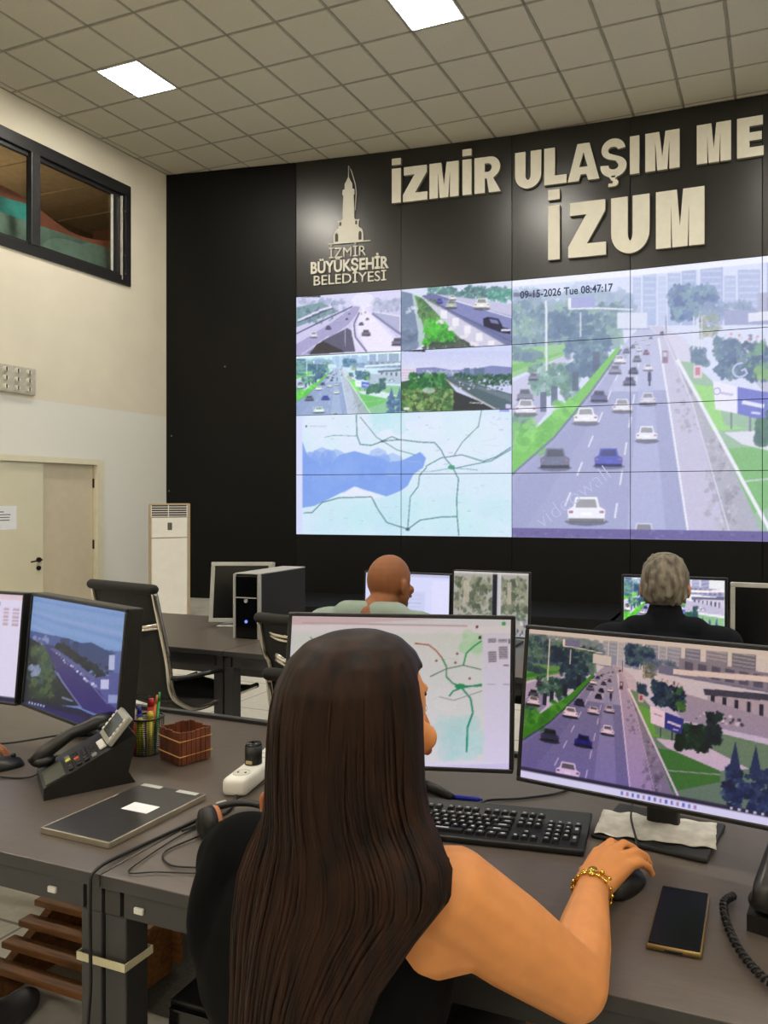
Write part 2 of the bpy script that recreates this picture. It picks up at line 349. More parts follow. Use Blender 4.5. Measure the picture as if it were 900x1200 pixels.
def junction(w, h):
    c = Cv(w, h, (206, 204, 238))
    c.map = lambda x, y: ((x-50)/785, (y-(120-50*(x-50)/785))/(450+20*(x-50)/785))
    c.poly([(50, 120), (835, 70), (835, 200), (50, 260)], (216, 214, 246)); c.blobs(60, 140, 420, 230, 60, 30, [(170, 180, 212), (150, 170, 196), (192, 196, 226)], .6)
    c.poly([(50, 200), (240, 160), (380, 230), (50, 350)], (128, 158, 168)); c.blobs(60, 200, 330, 320, 60, 18, [(110, 150, 140), (96, 120, 148), (150, 170, 190)], .6)
    for k in range(4): c.line([(60+k*55, 300-k*25), (180+k*50, 255-k*20)], .04, (222, 222, 244)); c.line([(62+k*55, 312-k*25), (180+k*50, 268-k*20)], .02, (90, 96, 130))
    c.poly([(50, 480), (300, 330), (500, 190), (560, 190), (450, 330), (260, 470), (150, 560), (50, 570)], (170, 166, 208))
    c.line([(50, 400), (260, 300), (480, 195)], .022, (92, 92, 126)); c.line([(90, 560), (300, 420)], .02, (206, 204, 234)); c.line([(140, 550), (330, 420)], .015, (100, 98, 132))
    c.poly([(250, 455), (440, 360), (500, 400), (560, 540), (150, 555)], (98, 96, 122)); c.poly([(210, 480), (260, 460), (400, 530), (420, 548), (150, 560)], (66, 62, 66))
    c.poly([(500, 540), (470, 380), (500, 280), (540, 190), (590, 180), (640, 260), (835, 470), (835, 545)], (224, 220, 248)); c.poly([(590, 540), (520, 390), (520, 300), (555, 200), (620, 260), (800, 470), (835, 530), (835, 545)], (238, 232, 255))
    c.line([(585, 545), (500, 430), (490, 330), (530, 240)], .03, (126, 124, 162)); c.line([(565, 545), (478, 420), (480, 320)], .015, (232, 230, 248))
    c.poly([(620, 240), (835, 280), (835, 420)], (178, 180, 214)); c.line([(625, 250), (835, 415)], .035, (130, 130, 172)); c.line([(640, 235), (830, 275), (830, 390)], .016, (232, 232, 248))
    c.blobs(640, 150, 830, 220, 60, 36, [(180, 186, 218), (164, 172, 204), (200, 204, 232)], .6); c.ell(560, 150, 90, 60, (246, 244, 255), .5)
    c.line([(422, 300), (424, 500)], .01, (180, 180, 205)); c.line([(320, 170), (350, 270)], .008, (90, 96, 130))
    for x, y, q, col in [(185, 410, 58, (226, 226, 244)), (297, 355, 42, (96, 98, 130)), (437, 290, 20, (84, 84, 116)), (375, 305, 22, (200, 198, 225)), (455, 250, 16, (120, 120, 150)), (580, 398, 64, (122, 116, 140)), (545, 328, 34, (116, 110, 130)), (590, 292, 26, (140, 136, 160)), (810, 470, 80, (116, 114, 142)), (575, 240, 16, (200, 190, 200)), (545, 250, 14, (240, 240, 210))]: c.car(x, y, q, col)
    c.rect(50, 108, 235, 122, (60, 62, 78)); return c.grain(.012)

def barrier_road(w, h):
    c = Cv(w, h, (216, 222, 244)); c.map = lambda x, y: ((x-38)/825, (y-(100-70*(x-38)/825))/(450+18*(x-38)/825))
    c.blobs(240, 80, 860, 160, 160, 30, [(110, 150, 155), (96, 136, 140), (130, 172, 165), (86, 120, 130)], .8)
    c.blobs(700, 100, 860, 180, 40, 30, [(120, 190, 180), (140, 205, 190), (90, 150, 140)], .7)
    c.poly([(200, 140), (300, 130), (863, 240), (863, 520), (800, 505)], (112, 120, 168)); c.poly([(330, 160), (863, 300), (863, 440), (600, 330), (250, 180)], (132, 138, 190))
    c.poly([(300, 130), (863, 200), (863, 290), (450, 180)], (196, 196, 226)); c.line([(450, 180), (863, 300)], .018, (228, 230, 246)); c.line([(200, 145), (863, 480)], .012, (88, 96, 124))
    c.poly([(38, 110), (130, 130), (215, 420), (210, 500), (150, 540), (38, 552)], (120, 138, 168)); c.poly([(120, 130), (150, 140), (220, 440), (210, 500), (160, 530), (170, 420)], (180, 198, 206))
    c.blobs(38, 380, 150, 530, 30, 40, [(96, 112, 140), (134, 152, 178)], .5); c.blobs(60, 230, 160, 270, 10, 16, [(220, 225, 240)], .6)
    c.poly([(140, 140), (200, 160), (340, 300), (470, 440), (620, 525), (210, 500), (220, 420)], (96, 150, 84))
    c.blobs(170, 170, 330, 300, 80, 26, [(70, 108, 86), (110, 150, 96), (80, 126, 80)], .8); c.blobs(220, 330, 440, 500, 130, 34, [(70, 190, 60), (90, 205, 70), (60, 150, 60), (110, 190, 100)], .8); c.blobs(200, 490, 560, 530, 60, 26, [(60, 78, 76), (80, 96, 84)], .8); c.blobs(450, 440, 590, 520, 40, 24, [(76, 80, 98), (90, 100, 90)], .8)
    c.poly([(200, 160), (260, 190), (830, 510), (620, 525), (470, 440), (340, 300)], (206, 204, 226)); c.line([(200, 150), (830, 508)], .014, (150, 150, 180))
    for k in range(5): x = 340+k*88; y = 250+k*55; c.rect(x, y, x+48, y+60, (236, 234, 246)); c.blobs(x-40, y+70, x+20, y+90, 6, 20, [(230, 225, 235)])
    for x, y, q, col in [(330, 180, 50, (100, 90, 190)), (420, 205, 80, (186, 196, 190)), (645, 200, 110, (234, 234, 236)), (270, 160, 30, (140, 120, 190)), (430, 155, 50, (230, 232, 238))]: c.car(x, y, q, col)
    c.poly([(655, 310), (690, 295), (770, 310), (800, 370), (855, 385), (855, 425), (780, 410), (660, 365)], (36, 36, 66)); c.poly([(700, 310), (760, 320), (775, 350), (715, 340)], (120, 125, 170)); c.rect(785, 385, 855, 400, (225, 225, 245))
    return c.grain(.012)

def viaduct(w, h):
    c = Cv(w, h, (206, 212, 246)); c.map = lambda x, y: ((x-38)/825, (y-(580-65*(x-38)/825))/(440+33*(x-38)/825))
    for k in range(10): c.poly([(38, 590+k*12), (860, 560+k*14), (860, 570+k*14), (38, 604+k*12)], (190+k*4, 196+k*3, 238), .4)
    c.poly([(150, 700), (300, 690), (430, 710), (620, 690), (720, 670), (863, 680), (863, 760), (150, 760)], (128, 138, 186)); c.blobs(200, 715, 480, 745, 40, 12, [(180, 186, 216), (220, 220, 235)], .7)
    for x in (515, 590, 625): c.rect(x, 690, x+42, 770, (96, 118, 150))
    c.blobs(440, 735, 863, 810, 160, 22, [(48, 90, 80), (60, 108, 86), (40, 78, 74), (84, 120, 100)], .85)
    c.rect(38, 700, 152, 790, (222, 214, 236)); 
    for k in range(4): c.rect(44, 712+k*20, 146, 718+k*20, (196, 160, 190), .7)
    c.poly([(350, 760), (430, 755), (863, 880), (863, 990), (740, 990), (520, 860)], (84, 104, 116)); c.poly([(400, 765), (863, 890), (863, 940), (560, 820)], (108, 126, 140)); c.line([(350, 762), (520, 865), (745, 988)], .016, (180, 176, 160))
    c.blobs(450, 765, 840, 850, 60, 12, [(226, 228, 240), (190, 196, 216), (90, 96, 120)], .8)
    c.poly([(38, 800), (330, 740), (400, 800), (460, 870), (620, 935), (740, 1000), (38, 1015)], (56, 92, 62)); c.poly([(440, 860), (620, 930), (740, 995), (430, 1000)], (52, 56, 62))
    c.blobs(110, 740, 370, 860, 200, 26, [(44, 110, 64), (60, 140, 70), (36, 88, 60), (96, 160, 96)], .85); c.blobs(45, 860, 430, 1000, 240, 26, [(90, 140, 80), (120, 160, 90), (66, 112, 70), (150, 178, 120), (80, 90, 60)], .8); c.ell(250, 860, 50, 22, (190, 205, 210), .7)
    c.line([(555, 945), (655, 950)], .012, (235, 235, 235)); c.rect(820, 955, 858, 985, (206, 200, 240)); c.rect(38, 560, 225, 580, (52, 54, 70)); c.rect(55, 985, 100, 1002, (220, 225, 220)); return c.grain(.012)

def bay_map(w, h):
    c = Cv(w, h, (212, 232, 248)); c.map = lambda x, y: ((x-25)/840, (y-(525-20*(x-25)/840))/(465+26*(x-25)/840))
    [c.blobs(100, 520, 860, 700, 30, 70, [(224, 232, 252), (205, 236, 244), (232, 236, 252)], .2) for _ in range(3)]; [c.blobs(60, 870, 860, 990, 30, 70, [(190, 232, 240), (205, 236, 242), (196, 226, 244)], .2) for _ in range(3)]; [c.blobs(500, 560, 860, 720, 30, 60, [(226, 232, 252), (216, 236, 246)], .2) for _ in range(2)]; c.blobs(340, 500, 440, 580, 14, 40, [(190, 230, 240)], .5)
    c.poly([(50, 625), (70, 680), (120, 722), (172, 715), (200, 680), (262, 664), (340, 685), (405, 708), (450, 700), (520, 668), (542, 692), (530, 730), (492, 755), (470, 798), (440, 820), (390, 840), (330, 822), (262, 800), (205, 828), (160, 850), (100, 878), (50, 886)], (132, 166, 238))
    c.blobs(70, 690, 420, 800, 30, 50, [(126, 160, 236), (138, 172, 240)], .5); c.poly([(200, 838), (262, 802), (340, 828), (380, 842), (330, 850)], (228, 234, 250))
    for k in range(70): x = c.rng.uniform(60, 850); y = c.rng.uniform(530, 985); c.line([(x, y), (x+c.rng.uniform(6, 18), y)], .004, (150, 165, 185), .6)
    for k in range(20): x = c.rng.uniform(400, 850); y = c.rng.uniform(530, 985); c.line([(x, y), (x+c.rng.uniform(-60, 60), y+c.rng.uniform(-20, 20))], .003, (200, 205, 225), .8)
    for pts, q in [([(270, 520), (272, 600), (285, 638), (330, 642), (375, 625), (440, 620), (520, 630), (575, 632), (600, 660), (615, 692), (640, 722), (667, 770), (660, 850), (662, 920), (668, 992)], .0085), ([(285, 530), (350, 610), (430, 660), (500, 680)], .006), ([(540, 725), (600, 692), (680, 680), (760, 706), (805, 690), (862, 652)], .0075), ([(755, 500), (742, 570), (682, 630), (650, 682)], .006), ([(640, 736), (700, 722), (790, 704), (862, 660)], .007), ([(500, 745), (560, 745), (640, 732), (700, 735), (740, 740)], .004), ([(372, 625), (410, 608), (440, 620)], .007), ([(55, 906), (90, 905), (130, 865), (200, 846), (330, 842), (355, 890), (390, 942), (470, 968), (520, 932), (600, 920), (660, 918)], .009), ([(470, 968), (480, 842), (512, 800), (516, 760), (545, 728)], .0075), ([(140, 610), (180, 602), (270, 605)], .004)]:
        c.line(pts, q, (84, 132, 138))
    c.ell(640, 728, 14, 9, (70, 160, 130)); c.ell(470, 968, 9, 7, (60, 100, 120)); c.ell(372, 626, 7, 5, (70, 110, 130))
    c.rect(25, 520, 50, 990, (214, 220, 252)); c.rect(820, 500, 856, 514, (150, 150, 225)); c.rect(62, 562, 70, 570, (110, 120, 150)); c.line([(80, 566), (150, 566)], .006, (180, 190, 215)); return c.grain(.006)

def map_ui(w, h):
    c = Cv(w, h, (226, 224, 228)); c.map = lambda x, y: ((x-(65-35*(y-45)/540))/(793-(0)*(y)), (y-(45+52*(x-65)/793))/(535-17*(x-65)/793))
    c.map = lambda x, y: ((x-65+.065*(y-45))/793, (y-(45+52*(x-65)/793))/525)
    c.rect(20, 30, 870, 82, (222, 196, 200)); c.poly([(20, 75), (870, 120), (870, 150), (20, 100)], (236, 228, 230))
    c.line([(100, 72), (700, 112)], .012, (205, 178, 184)); c.rect(822, 103, 836, 116, (80, 170, 90)); c.rect(730, 112, 738, 122, (120, 50, 60))
    c.poly([(20, 112), (755, 142), (742, 590), (0, 560)], (222, 224, 216)); c.blobs(120, 170, 720, 420, 36, 70, [(226, 222, 220), (218, 222, 214), (230, 228, 222)], .5); c.blobs(590, 440, 730, 570, 36, 36, [(186, 226, 216), (196, 230, 220), (176, 220, 212)], .4); c.blobs(680, 140, 750, 200, 24, 26, [(180, 220, 176), (196, 226, 190)], .6)
    c.poly([(84, 175), (140, 180), (136, 320), (76, 310)], (108, 190, 222)); c.rect(20, 110, 62, 560, (214, 220, 236), .8)
    for k in range(40): x = c.rng.uniform(150, 730); y = c.rng.uniform(160, 560); c.line([(x, y), (x+c.rng.uniform(-40, 40), y+c.rng.uniform(-12, 12))], .004, (196, 198, 200), .8)
    c.line([(130, 125), (145, 142), (190, 155), (260, 162)], .009, (60, 150, 100)); c.line([(510, 166), (560, 174), (585, 195), (605, 222)], .009, (176, 84, 60)); c.line([(605, 222), (620, 255), (618, 290), (640, 315), (665, 325), (742, 328)], .011, (60, 140, 90)); c.line([(748, 168), (720, 186), (692, 210), (680, 252)], .011, (50, 165, 90)); c.line([(560, 288), (620, 262), (680, 252), (742, 270)], .008, (110, 130, 120)); c.line([(665, 325), (700, 370), (706, 420), (685, 470), (678, 556)], .013, (40, 150, 110)); c.line([(625, 360), (640, 342), (670, 332), (742, 322)], .011, (40, 150, 100)); c.line([(590, 360), (640, 375), (742, 345)], .006, (150, 150, 150)); c.ell(665, 326, 20, 10, (40, 150, 90))
    for x, y in [(585, 232), (652, 242), (660, 210), (700, 300)]: c.ell(x, y, 5, 5, (150, 90, 90))
    c.poly([(752, 140), (860, 145), (845, 612), (740, 590)], (224, 218, 232)); c.rect(738, 150, 748, 162, (60, 50, 50))
    for x, y, ww, hh in [(770, 160, 30, 16), (806, 164, 32, 14), (768, 206, 30, 40), (806, 190, 32, 46)]: c.rect(x, y, x+ww, y+hh, (178, 168, 180)); [c.line([(x+2, y+5+k*8), (x+ww-2, y+5+k*8)], .006, (120, 112, 124)) for k in range(max(1, int(hh//8)))]
    c.line([(760, 322), (790, 324)], .006, (170, 160, 176)); c.line([(815, 325), (838, 326)], .006, (170, 160, 176)); c.line([(820, 258), (838, 260)], .01, (130, 120, 134)); c.rect(842, 165, 848, 182, (110, 100, 110)); c.rect(0, 600, 870, 640, (214, 206, 230))
    def f(a):
        H = a.shape[0]; t = np.linspace(0, 1, H)[:, None, None]; return a*np.array([.93, .915, .925])*(1-.1*(1-t))*np.concatenate([0.99+0*t, .985+0*t, .95+.1*t], 2)
    return c.grade(f).grain(.006)

def dusk_highway(w, h):
    c = Cv(w, h, (120, 150, 205)); c.map = lambda x, y: ((x-190+.04*(y-40))/640, (y-(40+.172*(x-190)))/(760+.27*(x-190)))
    c.poly([(150, 40), (840, 150), (840, 620), (150, 400)], (142, 170, 216)); 
    for k in range(9): c.poly([(190, 60+k*26), (400, 100+k*34), (840, 170+k*46), (840, 200+k*46), (400, 120+k*34), (190, 78+k*26)], [(110, 152, 204), (150, 176, 220), (120, 170, 206), (176, 186, 222)][k % 4], .33)
    c.poly([(150, 280), (300, 315), (460, 350), (600, 400), (760, 440), (840, 480), (840, 640), (150, 460)], (84, 104, 160)); c.poly([(440, 395), (620, 380), (760, 460), (760, 600), (440, 480)], (66, 84, 132))
    for x, y in [(410, 350), (440, 352), (500, 375)]: c.rect(x, y, x+34, y+110, (58, 74, 116))
    c.rect(735, 470, 770, 580, (190, 196, 226)); c.rect(770, 440, 830, 600, (110, 124, 180)); c.blobs(215, 330, 330, 400, 30, 16, [(150, 158, 200), (90, 100, 150)])
    c.poly([(150, 320), (260, 380), (340, 480), (430, 660), (560, 840), (150, 800)], (38, 48, 60)); c.blobs(190, 420, 380, 760, 160, 40, [(36, 56, 52), (52, 78, 60), (66, 96, 96), (88, 110, 70), (28, 40, 52)], .8); c.blobs(195, 530, 260, 600, 10, 30, [(150, 160, 196)], .7)
    c.poly([(290, 390), (360, 400), (560, 560), (800, 800), (800, 960), (580, 860), (430, 640), (350, 500)], (72, 66, 124)); c.poly([(380, 560), (560, 560), (800, 830), (800, 960), (570, 850)], (64, 54, 128)); c.line([(380, 580), (480, 720), (580, 860)], .014, (130, 126, 176)); c.line([(560, 600), (740, 830)], .008, (140, 136, 190))
    [c.blobs(380+k*36, 385+k*22, 440+k*36, 430+k*27, 12, 22, [(30, 40, 54), (40, 54, 62), (26, 34, 50)], .8) for k in range(9)]; c.poly([(340, 420), (480, 530), (700, 720), (800, 820), (800, 760), (600, 590), (380, 425)], (104, 106, 160))
    [c.ell(352+k*17+c.rng.uniform(-6, 6), 428+k*15+c.rng.uniform(-8, 8), 4+k*.5, 4+k*.5, [(170, 174, 214), (120, 126, 180), (210, 212, 236)][k % 3]) for k in range(20)]; c.poly([(640, 640), (830, 600), (830, 900), (720, 800)], (96, 100, 164)); c.rect(690, 650, 740, 720, (206, 206, 236)); c.rect(740, 760, 820, 820, (160, 170, 214)); c.line([(440, 775), (520, 805)], .012, (150, 150, 186))
    c.poly([(150, 760), (560, 860), (830, 1000), (830, 1040), (150, 800)], (40, 36, 78)); c.poly([(150, 775), (830, 1000), (830, 1100), (150, 830)], (52, 46, 112))
    for k in range(6): c.rect(200+k*22, 786+k*7, 212+k*22, 800+k*7, (190, 200, 235))
    return c.grade(lambda a: a**1.2*.92).grain(.012)

def list_ui(w, h):
    c = Cv(w, h, (216, 210, 226)); c.map = lambda x, y: (x, y); c.rect(0, 0, 1, .05, (214, 190, 200)); c.rect(0, .05, .83, .95, (206, 214, 206)); c.rect(.62, .2, .78, .7, (70, 150, 84)); c.line([(.2, .1), (.4, .5), (.6, .9)], .01, (60, 140, 90)); c.rect(.8, .08, .83, .12, (40, 40, 46)); c.rect(.83, .05, 1, .97, (214, 206, 230))
    for k in range(5): c.rect(.86, .13+k*.035, .90, .15+k*.035, (180, 150, 165)); c.rect(.93, .13+k*.035, .98, .15+k*.035, (180, 150, 165))
    c.rect(0, .955, 1, 1, (36, 34, 60)); return c.grain(.006)
def form_ui(w, h):
    c = Cv(w, h, (214, 216, 250)); c.rect(0, 0, 1, .05, (190, 190, 226)); c.rect(.45, .3, .72, .9, (202, 206, 240)); [c.line([(.48, .36+k*.07), (.68, .36+k*.07)], .012, (176, 182, 220)) for k in range(7)]; c.rect(.8, .1, 1, .9, (222, 222, 252)); return c.grain(.005)
def two_street(w, h):
    c = Cv(w, h, (150, 146, 136))
    for x0, x1 in [(0, .53), (.63, 1)]:
        c.rect(x0, 0, x1, 1, (168, 164, 156)); c.blobs(x0+.02, .1, x1-.02, .6, 90, .05, [(96, 104, 84), (128, 132, 108), (78, 90, 72), (150, 150, 128)], .8, 1.8); c.rect(x0+.25*(x1-x0), .15, x0+.4*(x1-x0), .5, (186, 176, 160), .8); c.blobs(x0+.02, .72, x1-.02, .98, 60, .03, [(214, 216, 226), (80, 86, 110), (150, 150, 160)], .8, 1.5); c.blobs(x0+.02, .6, x1-.02, .75, 30, .03, [(90, 110, 90), (110, 120, 100)], .8)
    c.rect(.53, 0, .59, 1, (26, 28, 40)); c.rect(.59, 0, .64, 1, (196, 192, 196)); c.rect(0, 0, 1, .03, (206, 200, 196)); return c.grain(.015)

def screen_mesh(name, w, h, nx, ny, cv, u0=0, u1=1, v0=0, v1=1, y=0.0, box=0.0, zoff=0.0, x0=None):
    """upright screen in the local XZ plane facing -Y; picture stored per vertex"""
    xa = -w/2 if x0 is None else x0
    gx = np.linspace(0, 1, nx+1); gz = np.linspace(0, 1, ny+1); U, V = np.meshgrid(gx, gz)
    n = U.size; co = np.stack([xa+U.ravel()*w, np.full(n, y), zoff+(1-V.ravel())*h], 1)
    idx = np.arange(n).reshape(ny+1, nx+1)
    quads = np.stack([idx[1:, :-1], idx[1:, 1:], idx[:-1, 1:], idx[:-1, :-1]], -1).reshape(-1, 4)
    verts = co.tolist(); faces = quads.tolist(); mi = [0]*len(faces)
    cols = lin(np.clip(cv.sample(u0+(u1-u0)*U.ravel(), v0+(v1-v0)*V.ravel()), 0, 1))
    if box:
        b = len(verts); X0, X1, Z0, Z1 = xa, xa+w, zoff, zoff+h
        verts += [(X0, y, Z0), (X1, y, Z0), (X1, y, Z1), (X0, y, Z1), (X0, y+box, Z0), (X1, y+box, Z0), (X1, y+box, Z1), (X0, y+box, Z1)]
        fs = [(4, 7, 6, 5), (0, 4, 5, 1), (1, 5, 6, 2), (2, 6, 7, 3), (3, 7, 4, 0)]; faces += [tuple(b+i for i in f) for f in fs]; mi += [1]*5
        cols = np.vstack([cols, np.zeros((8, 3))])
    me = bpy.data.meshes.new(name); me.from_pydata(verts, [], faces); me.polygons.foreach_set('material_index', mi)
    at = me.attributes.new('picture', 'FLOAT_COLOR', 'POINT'); at.data.foreach_set('color', np.hstack([cols, np.ones((len(cols), 1))]).astype(np.float32).ravel())
    me.materials.append(M_SCREEN)
    if box: me.materials.append(mat('panel_edge_black', (14, 14, 16), .5))
    me.update(); return me

# ================================================================ STRUCTURE
XL, XR, YB = -8.39, 6.3, -4.6
WALL = [(-8.39, 8.47), (-6.362, 8.784), (-4.803, 8.965), (-3.256, 9.096), (-1.729, 9.175), (-.188, 9.19), (1.35, 9.15), (2.88, 9.05), (4.39, 8.88), (6.3, 8.6)]
CUM = [0.0]
for a, b in zip(WALL[:-1], WALL[1:]): CUM.append(CUM[-1]+math.hypot(b[0]-a[0], b[1]-a[1]))
def wall_mtx(s, out=0.0, z=0.0):
    """frame on the curved front wall: x along the wall, -y into the room"""
    i = 0
    while i < len(CUM)-2 and s > CUM[i+1]: i += 1
    a, b = Vector(WALL[i]), Vector(WALL[i+1]); t = (b-a).normalized(); p = a+t*(s-CUM[i]); ang = math.atan2(t.y, t.x)
    n = Vector((t.y, -t.x)); p = p+n*out
    return Matrix.Translation((p.x, p.y, z)) @ Matrix.Rotation(ang, 4, 'Z')

m_black = mat('black_wall_panel', (12, 11.5, 10.5), .32, var=.03, scale=3, spec=.75)
m_blackm = mat('black_wall_paint', (9, 9, 9), .7, var=.05, scale=4, spec=.25)
m_wall = mat('cream_wall_paint', (224, 217, 199), .85, var=.02, scale=2.5)
def two_tone_wall():
    m = m_wall.copy(); m.name = 'left_wall_paint'; nt = m.node_tree; b = nt.nodes['Principled BSDF']
    g = nt.nodes.new('ShaderNodeNewGeometry'); sp = nt.nodes.new('ShaderNodeSeparateXYZ'); nt.links.new(g.outputs['Position'], sp.inputs[0])
    th = nt.nodes.new('ShaderNodeMath'); th.operation = 'GREATER_THAN'; th.inputs[1].default_value = 2.63; nt.links.new(sp.outputs['Z'], th.inputs[0])
    mx = nt.nodes.new('ShaderNodeMix'); mx.data_type = 'RGBA'; nt.links.new(th.outputs[0], mx.inputs[0])
    mx.inputs[6].default_value = rgb(226, 226, 220); old = b.inputs['Base Color'].links[0].from_socket; nt.links.new(old, mx.inputs[7]); nt.links.new(mx.outputs[2], b.inputs['Base Color']); return m
m_left = two_tone_wall()

# floor: pale speckled tiles with recessed joints far off, darker carpet tiles under the near desks
def floor_mat():
    m = mat('pale_floor_tile', (196, 192, 182), .35, var=.06, scale=30)
    nt = m.node_tree; b = nt.nodes['Principled BSDF']; tc = nt.nodes.new('ShaderNodeTexCoord'); br = nt.nodes.new('ShaderNodeTexBrick')
    br.offset = 0; br.inputs['Scale'].default_value = 1.0; br.inputs['Brick Width'].default_value = .6; br.inputs['Row Height'].default_value = .6; br.inputs['Mortar Size'].default_value = .006
    br.inputs['Mortar'].default_value = rgb(120, 116, 108); nt.links.new(tc.outputs['Object'], br.inputs['Vector'])
    src = b.inputs['Base Color'].links[0].from_socket; nt.links.new(src, br.inputs['Color1']); nt.links.new(src, br.inputs['Color2']); nt.links.new(br.outputs['Color'], b.inputs['Base Color']); return m
mb = MB(); mb.box(XL-.2, XR+.2, YB-.2, 9.5, -.12, 0)
struct(mb.build('floor', floor_mat()))

# left wall with openings for window and door
def wall_with_holes(name, x0, x1, ya, yb, z1, holes, m):
    ys = sorted({ya, yb, *[h[0] for h in holes], *[h[1] for h in holes]}); zs = sorted({0, z1, *[h[2] for h in holes], *[h[3] for h in holes]})
    mb = MB()
    for a, b in zip(ys[:-1], ys[1:]):
        for c, d in zip(zs[:-1], zs[1:]):
            if any(h[0] <= a and b <= h[1] and h[2] <= c and d <= h[3] for h in holes): continue
            mb.box(x0, x1, a, b, c, d)
    return struct(mb.build(name, m))
WY0, WY1, WZ0, WZ1 = 3.2, 7.82, 4.35, 5.725
DY0, DY1, DZ1 = 5.2, 7.39, 1.95
wall_with_holes('wall_left', XL-.2, XL, YB, 8.75, CEIL+.3, [(WY0, WY1, WZ0, WZ1), (DY0, DY1, 0, DZ1)], m_left)
mb = MB(); mb.box(XR, XR+.2, YB, 9.3, 0, CEIL+.3); struct(mb.build('wall_right', m_wall))
mb = MB(); mb.box(XL-.2, XR+.2, YB-.2, YB, 0, CEIL+.3); struct(mb.build('wall_back', m_wall))

# front wall: backing plus separate black panels in columns
mb = MB()
for i in range(len(WALL)-1):
    M = wall_mtx(CUM[i]+1e-4); L = CUM[i+1]-CUM[i]
    mb.box(-.02, L+.02, .03, .25, 0, CEIL+.3, mtx=M)
wf = struct(mb.build('wall_front', m_blackm))
SZ0, SZ1 = .935, 4.27
mb = MB()
def front_panel(s0, s1, z0, z1, m=None):
    M = wall_mtx(s0+1e-4); b = MB(); g = .003
    b.rbox(g, s1-s0-g, 0, .03, z0+g, z1-g, .002, mtx=M, seg=1); return b.build('wall_panel', m or m_black, wf)
for i in range(len(WALL)-1):
    if i == 0: front_panel(0, CUM[1], 0, CEIL-.004, mat('black_satin_panel', (8, 8, 7.5), .5, var=.03, spec=.2))
    else: front_panel(CUM[i], CUM[i+1], SZ1, CEIL-.004)
    if i > 0: front_panel(CUM[i], CUM[i+1], 0, SZ0, m_blackm)
    if i == 8: front_panel(CUM[i], CUM[i+1], SZ0, SZ1)
# screws left in the black panels
for s, z in [(.09, 2.35), (.05, 1.55), (.95, 3.33), (.06, 1.25)]:
    M = wall_mtx(s); b = MB(); b.cyl(M @ Vector((0, -.004, z)), M @ Vector((0, .001, z)), .012, n=8); b.build('screw', mat('steel', (150, 148, 144), .35, 1), wf)

# ceiling: grid plus single tiles
OX, OY, T = -5.288, 8.536, .6
m_tile = mat('mineral_ceiling_tile', (196, 190, 172), .95, var=.03, scale=60, bump=.15)
m_grid = mat('ceiling_grid_metal', (150, 144, 128), .6)
mb = MB(); mb.box(XL-.2, XR+.2, YB-.2, 9.6, CEIL+.04, CEIL+.3)
ceil = struct(mb.build('ceiling', mat('ceiling_void', (90, 86, 76), .9)))
def lines(o, lo, hi):
    k = math.floor((lo-o)/T)+1; r = []
    while o+k*T < hi-1e-6: r.append(o+k*T); k += 1
    return r
gx = lines(OX, XL, XR); gy = lines(OY, YB, 9.4)
mb = MB()
for x in gx: mb.box(x-.013, x+.013, YB, 9.3, CEIL+.006, CEIL+.03)
for y in gy: mb.box(XL, XR, y-.013, y+.013, CEIL+.006, CEIL+.03)
mb.box(XL, XL+.02, YB, 8.6, CEIL-.002, CEIL+.03)
mb.build('ceiling_grid', m_grid, ceil)
LA = [-3, 3, 9, 15]; LRr = [3, 11, 19]
LIGHTS = {(a, r) for a in LA for r in LRr}
def tile_mesh(w, d):
    b = MB(); b.box(-w/2+.012, w/2-.012, -d/2+.012, d/2-.012, .014, .04)
    b.add([(-w/2+.012, -d/2+.012, .014), (w/2-.012, -d/2+.012, .014), (w/2-.012, d/2-.012, .014), (-w/2+.012, d/2-.012, .014), (-w/2+.022, -d/2+.022, .002), (w/2-.022, -d/2+.022, .002), (w/2-.022, d/2-.022, .002), (-w/2+.022, d/2-.022, .002)],
          [(4, 5, 6, 7), (0, 1, 5, 4), (1, 2, 6, 5), (2, 3, 7, 6), (3, 0, 4, 7)])
    me = b.mesh('ceiling_tile'); me.materials.append(m_tile); return me
full = tile_mesh(T, T); rest = MB(); ex = [XL]+gx+[XR]; ey = [YB]+gy+[9.3]
spots = []
for i in range(len(ex)-1):
    for j in range(len(ey)-1):
        x0, x1, y0, y1 = ex[i], ex[i+1], ey[j], ey[j+1]; a = round((x0-OX)/T) if x0 > XL else None; r = round((OY-y0)/T)-1 if y0 > YB else None
        if a is not None and r is not None and (a, r) in LIGHTS: spots.append(((x0+x1)/2, (y0+y1)/2)); continue
        if y0 > 3.9 and x0 < 1.3:
            me = full if abs(x1-x0-T) < .01 and abs(y1-y0-T) < .01 else tile_mesh(x1-x0, y1-y0)
            o = link('ceiling_tile', me, None, ceil); o.location = ((x0+x1)/2, (y0+y1)/2, CEIL)
        else: rest.box(x0+.014, x1-.014, y0+.014, y1-.014, CEIL+.004, CEIL+.03)
o = rest.build('ceiling_tile_field', m_tile, ceil); o['kind'] = 'stuff'

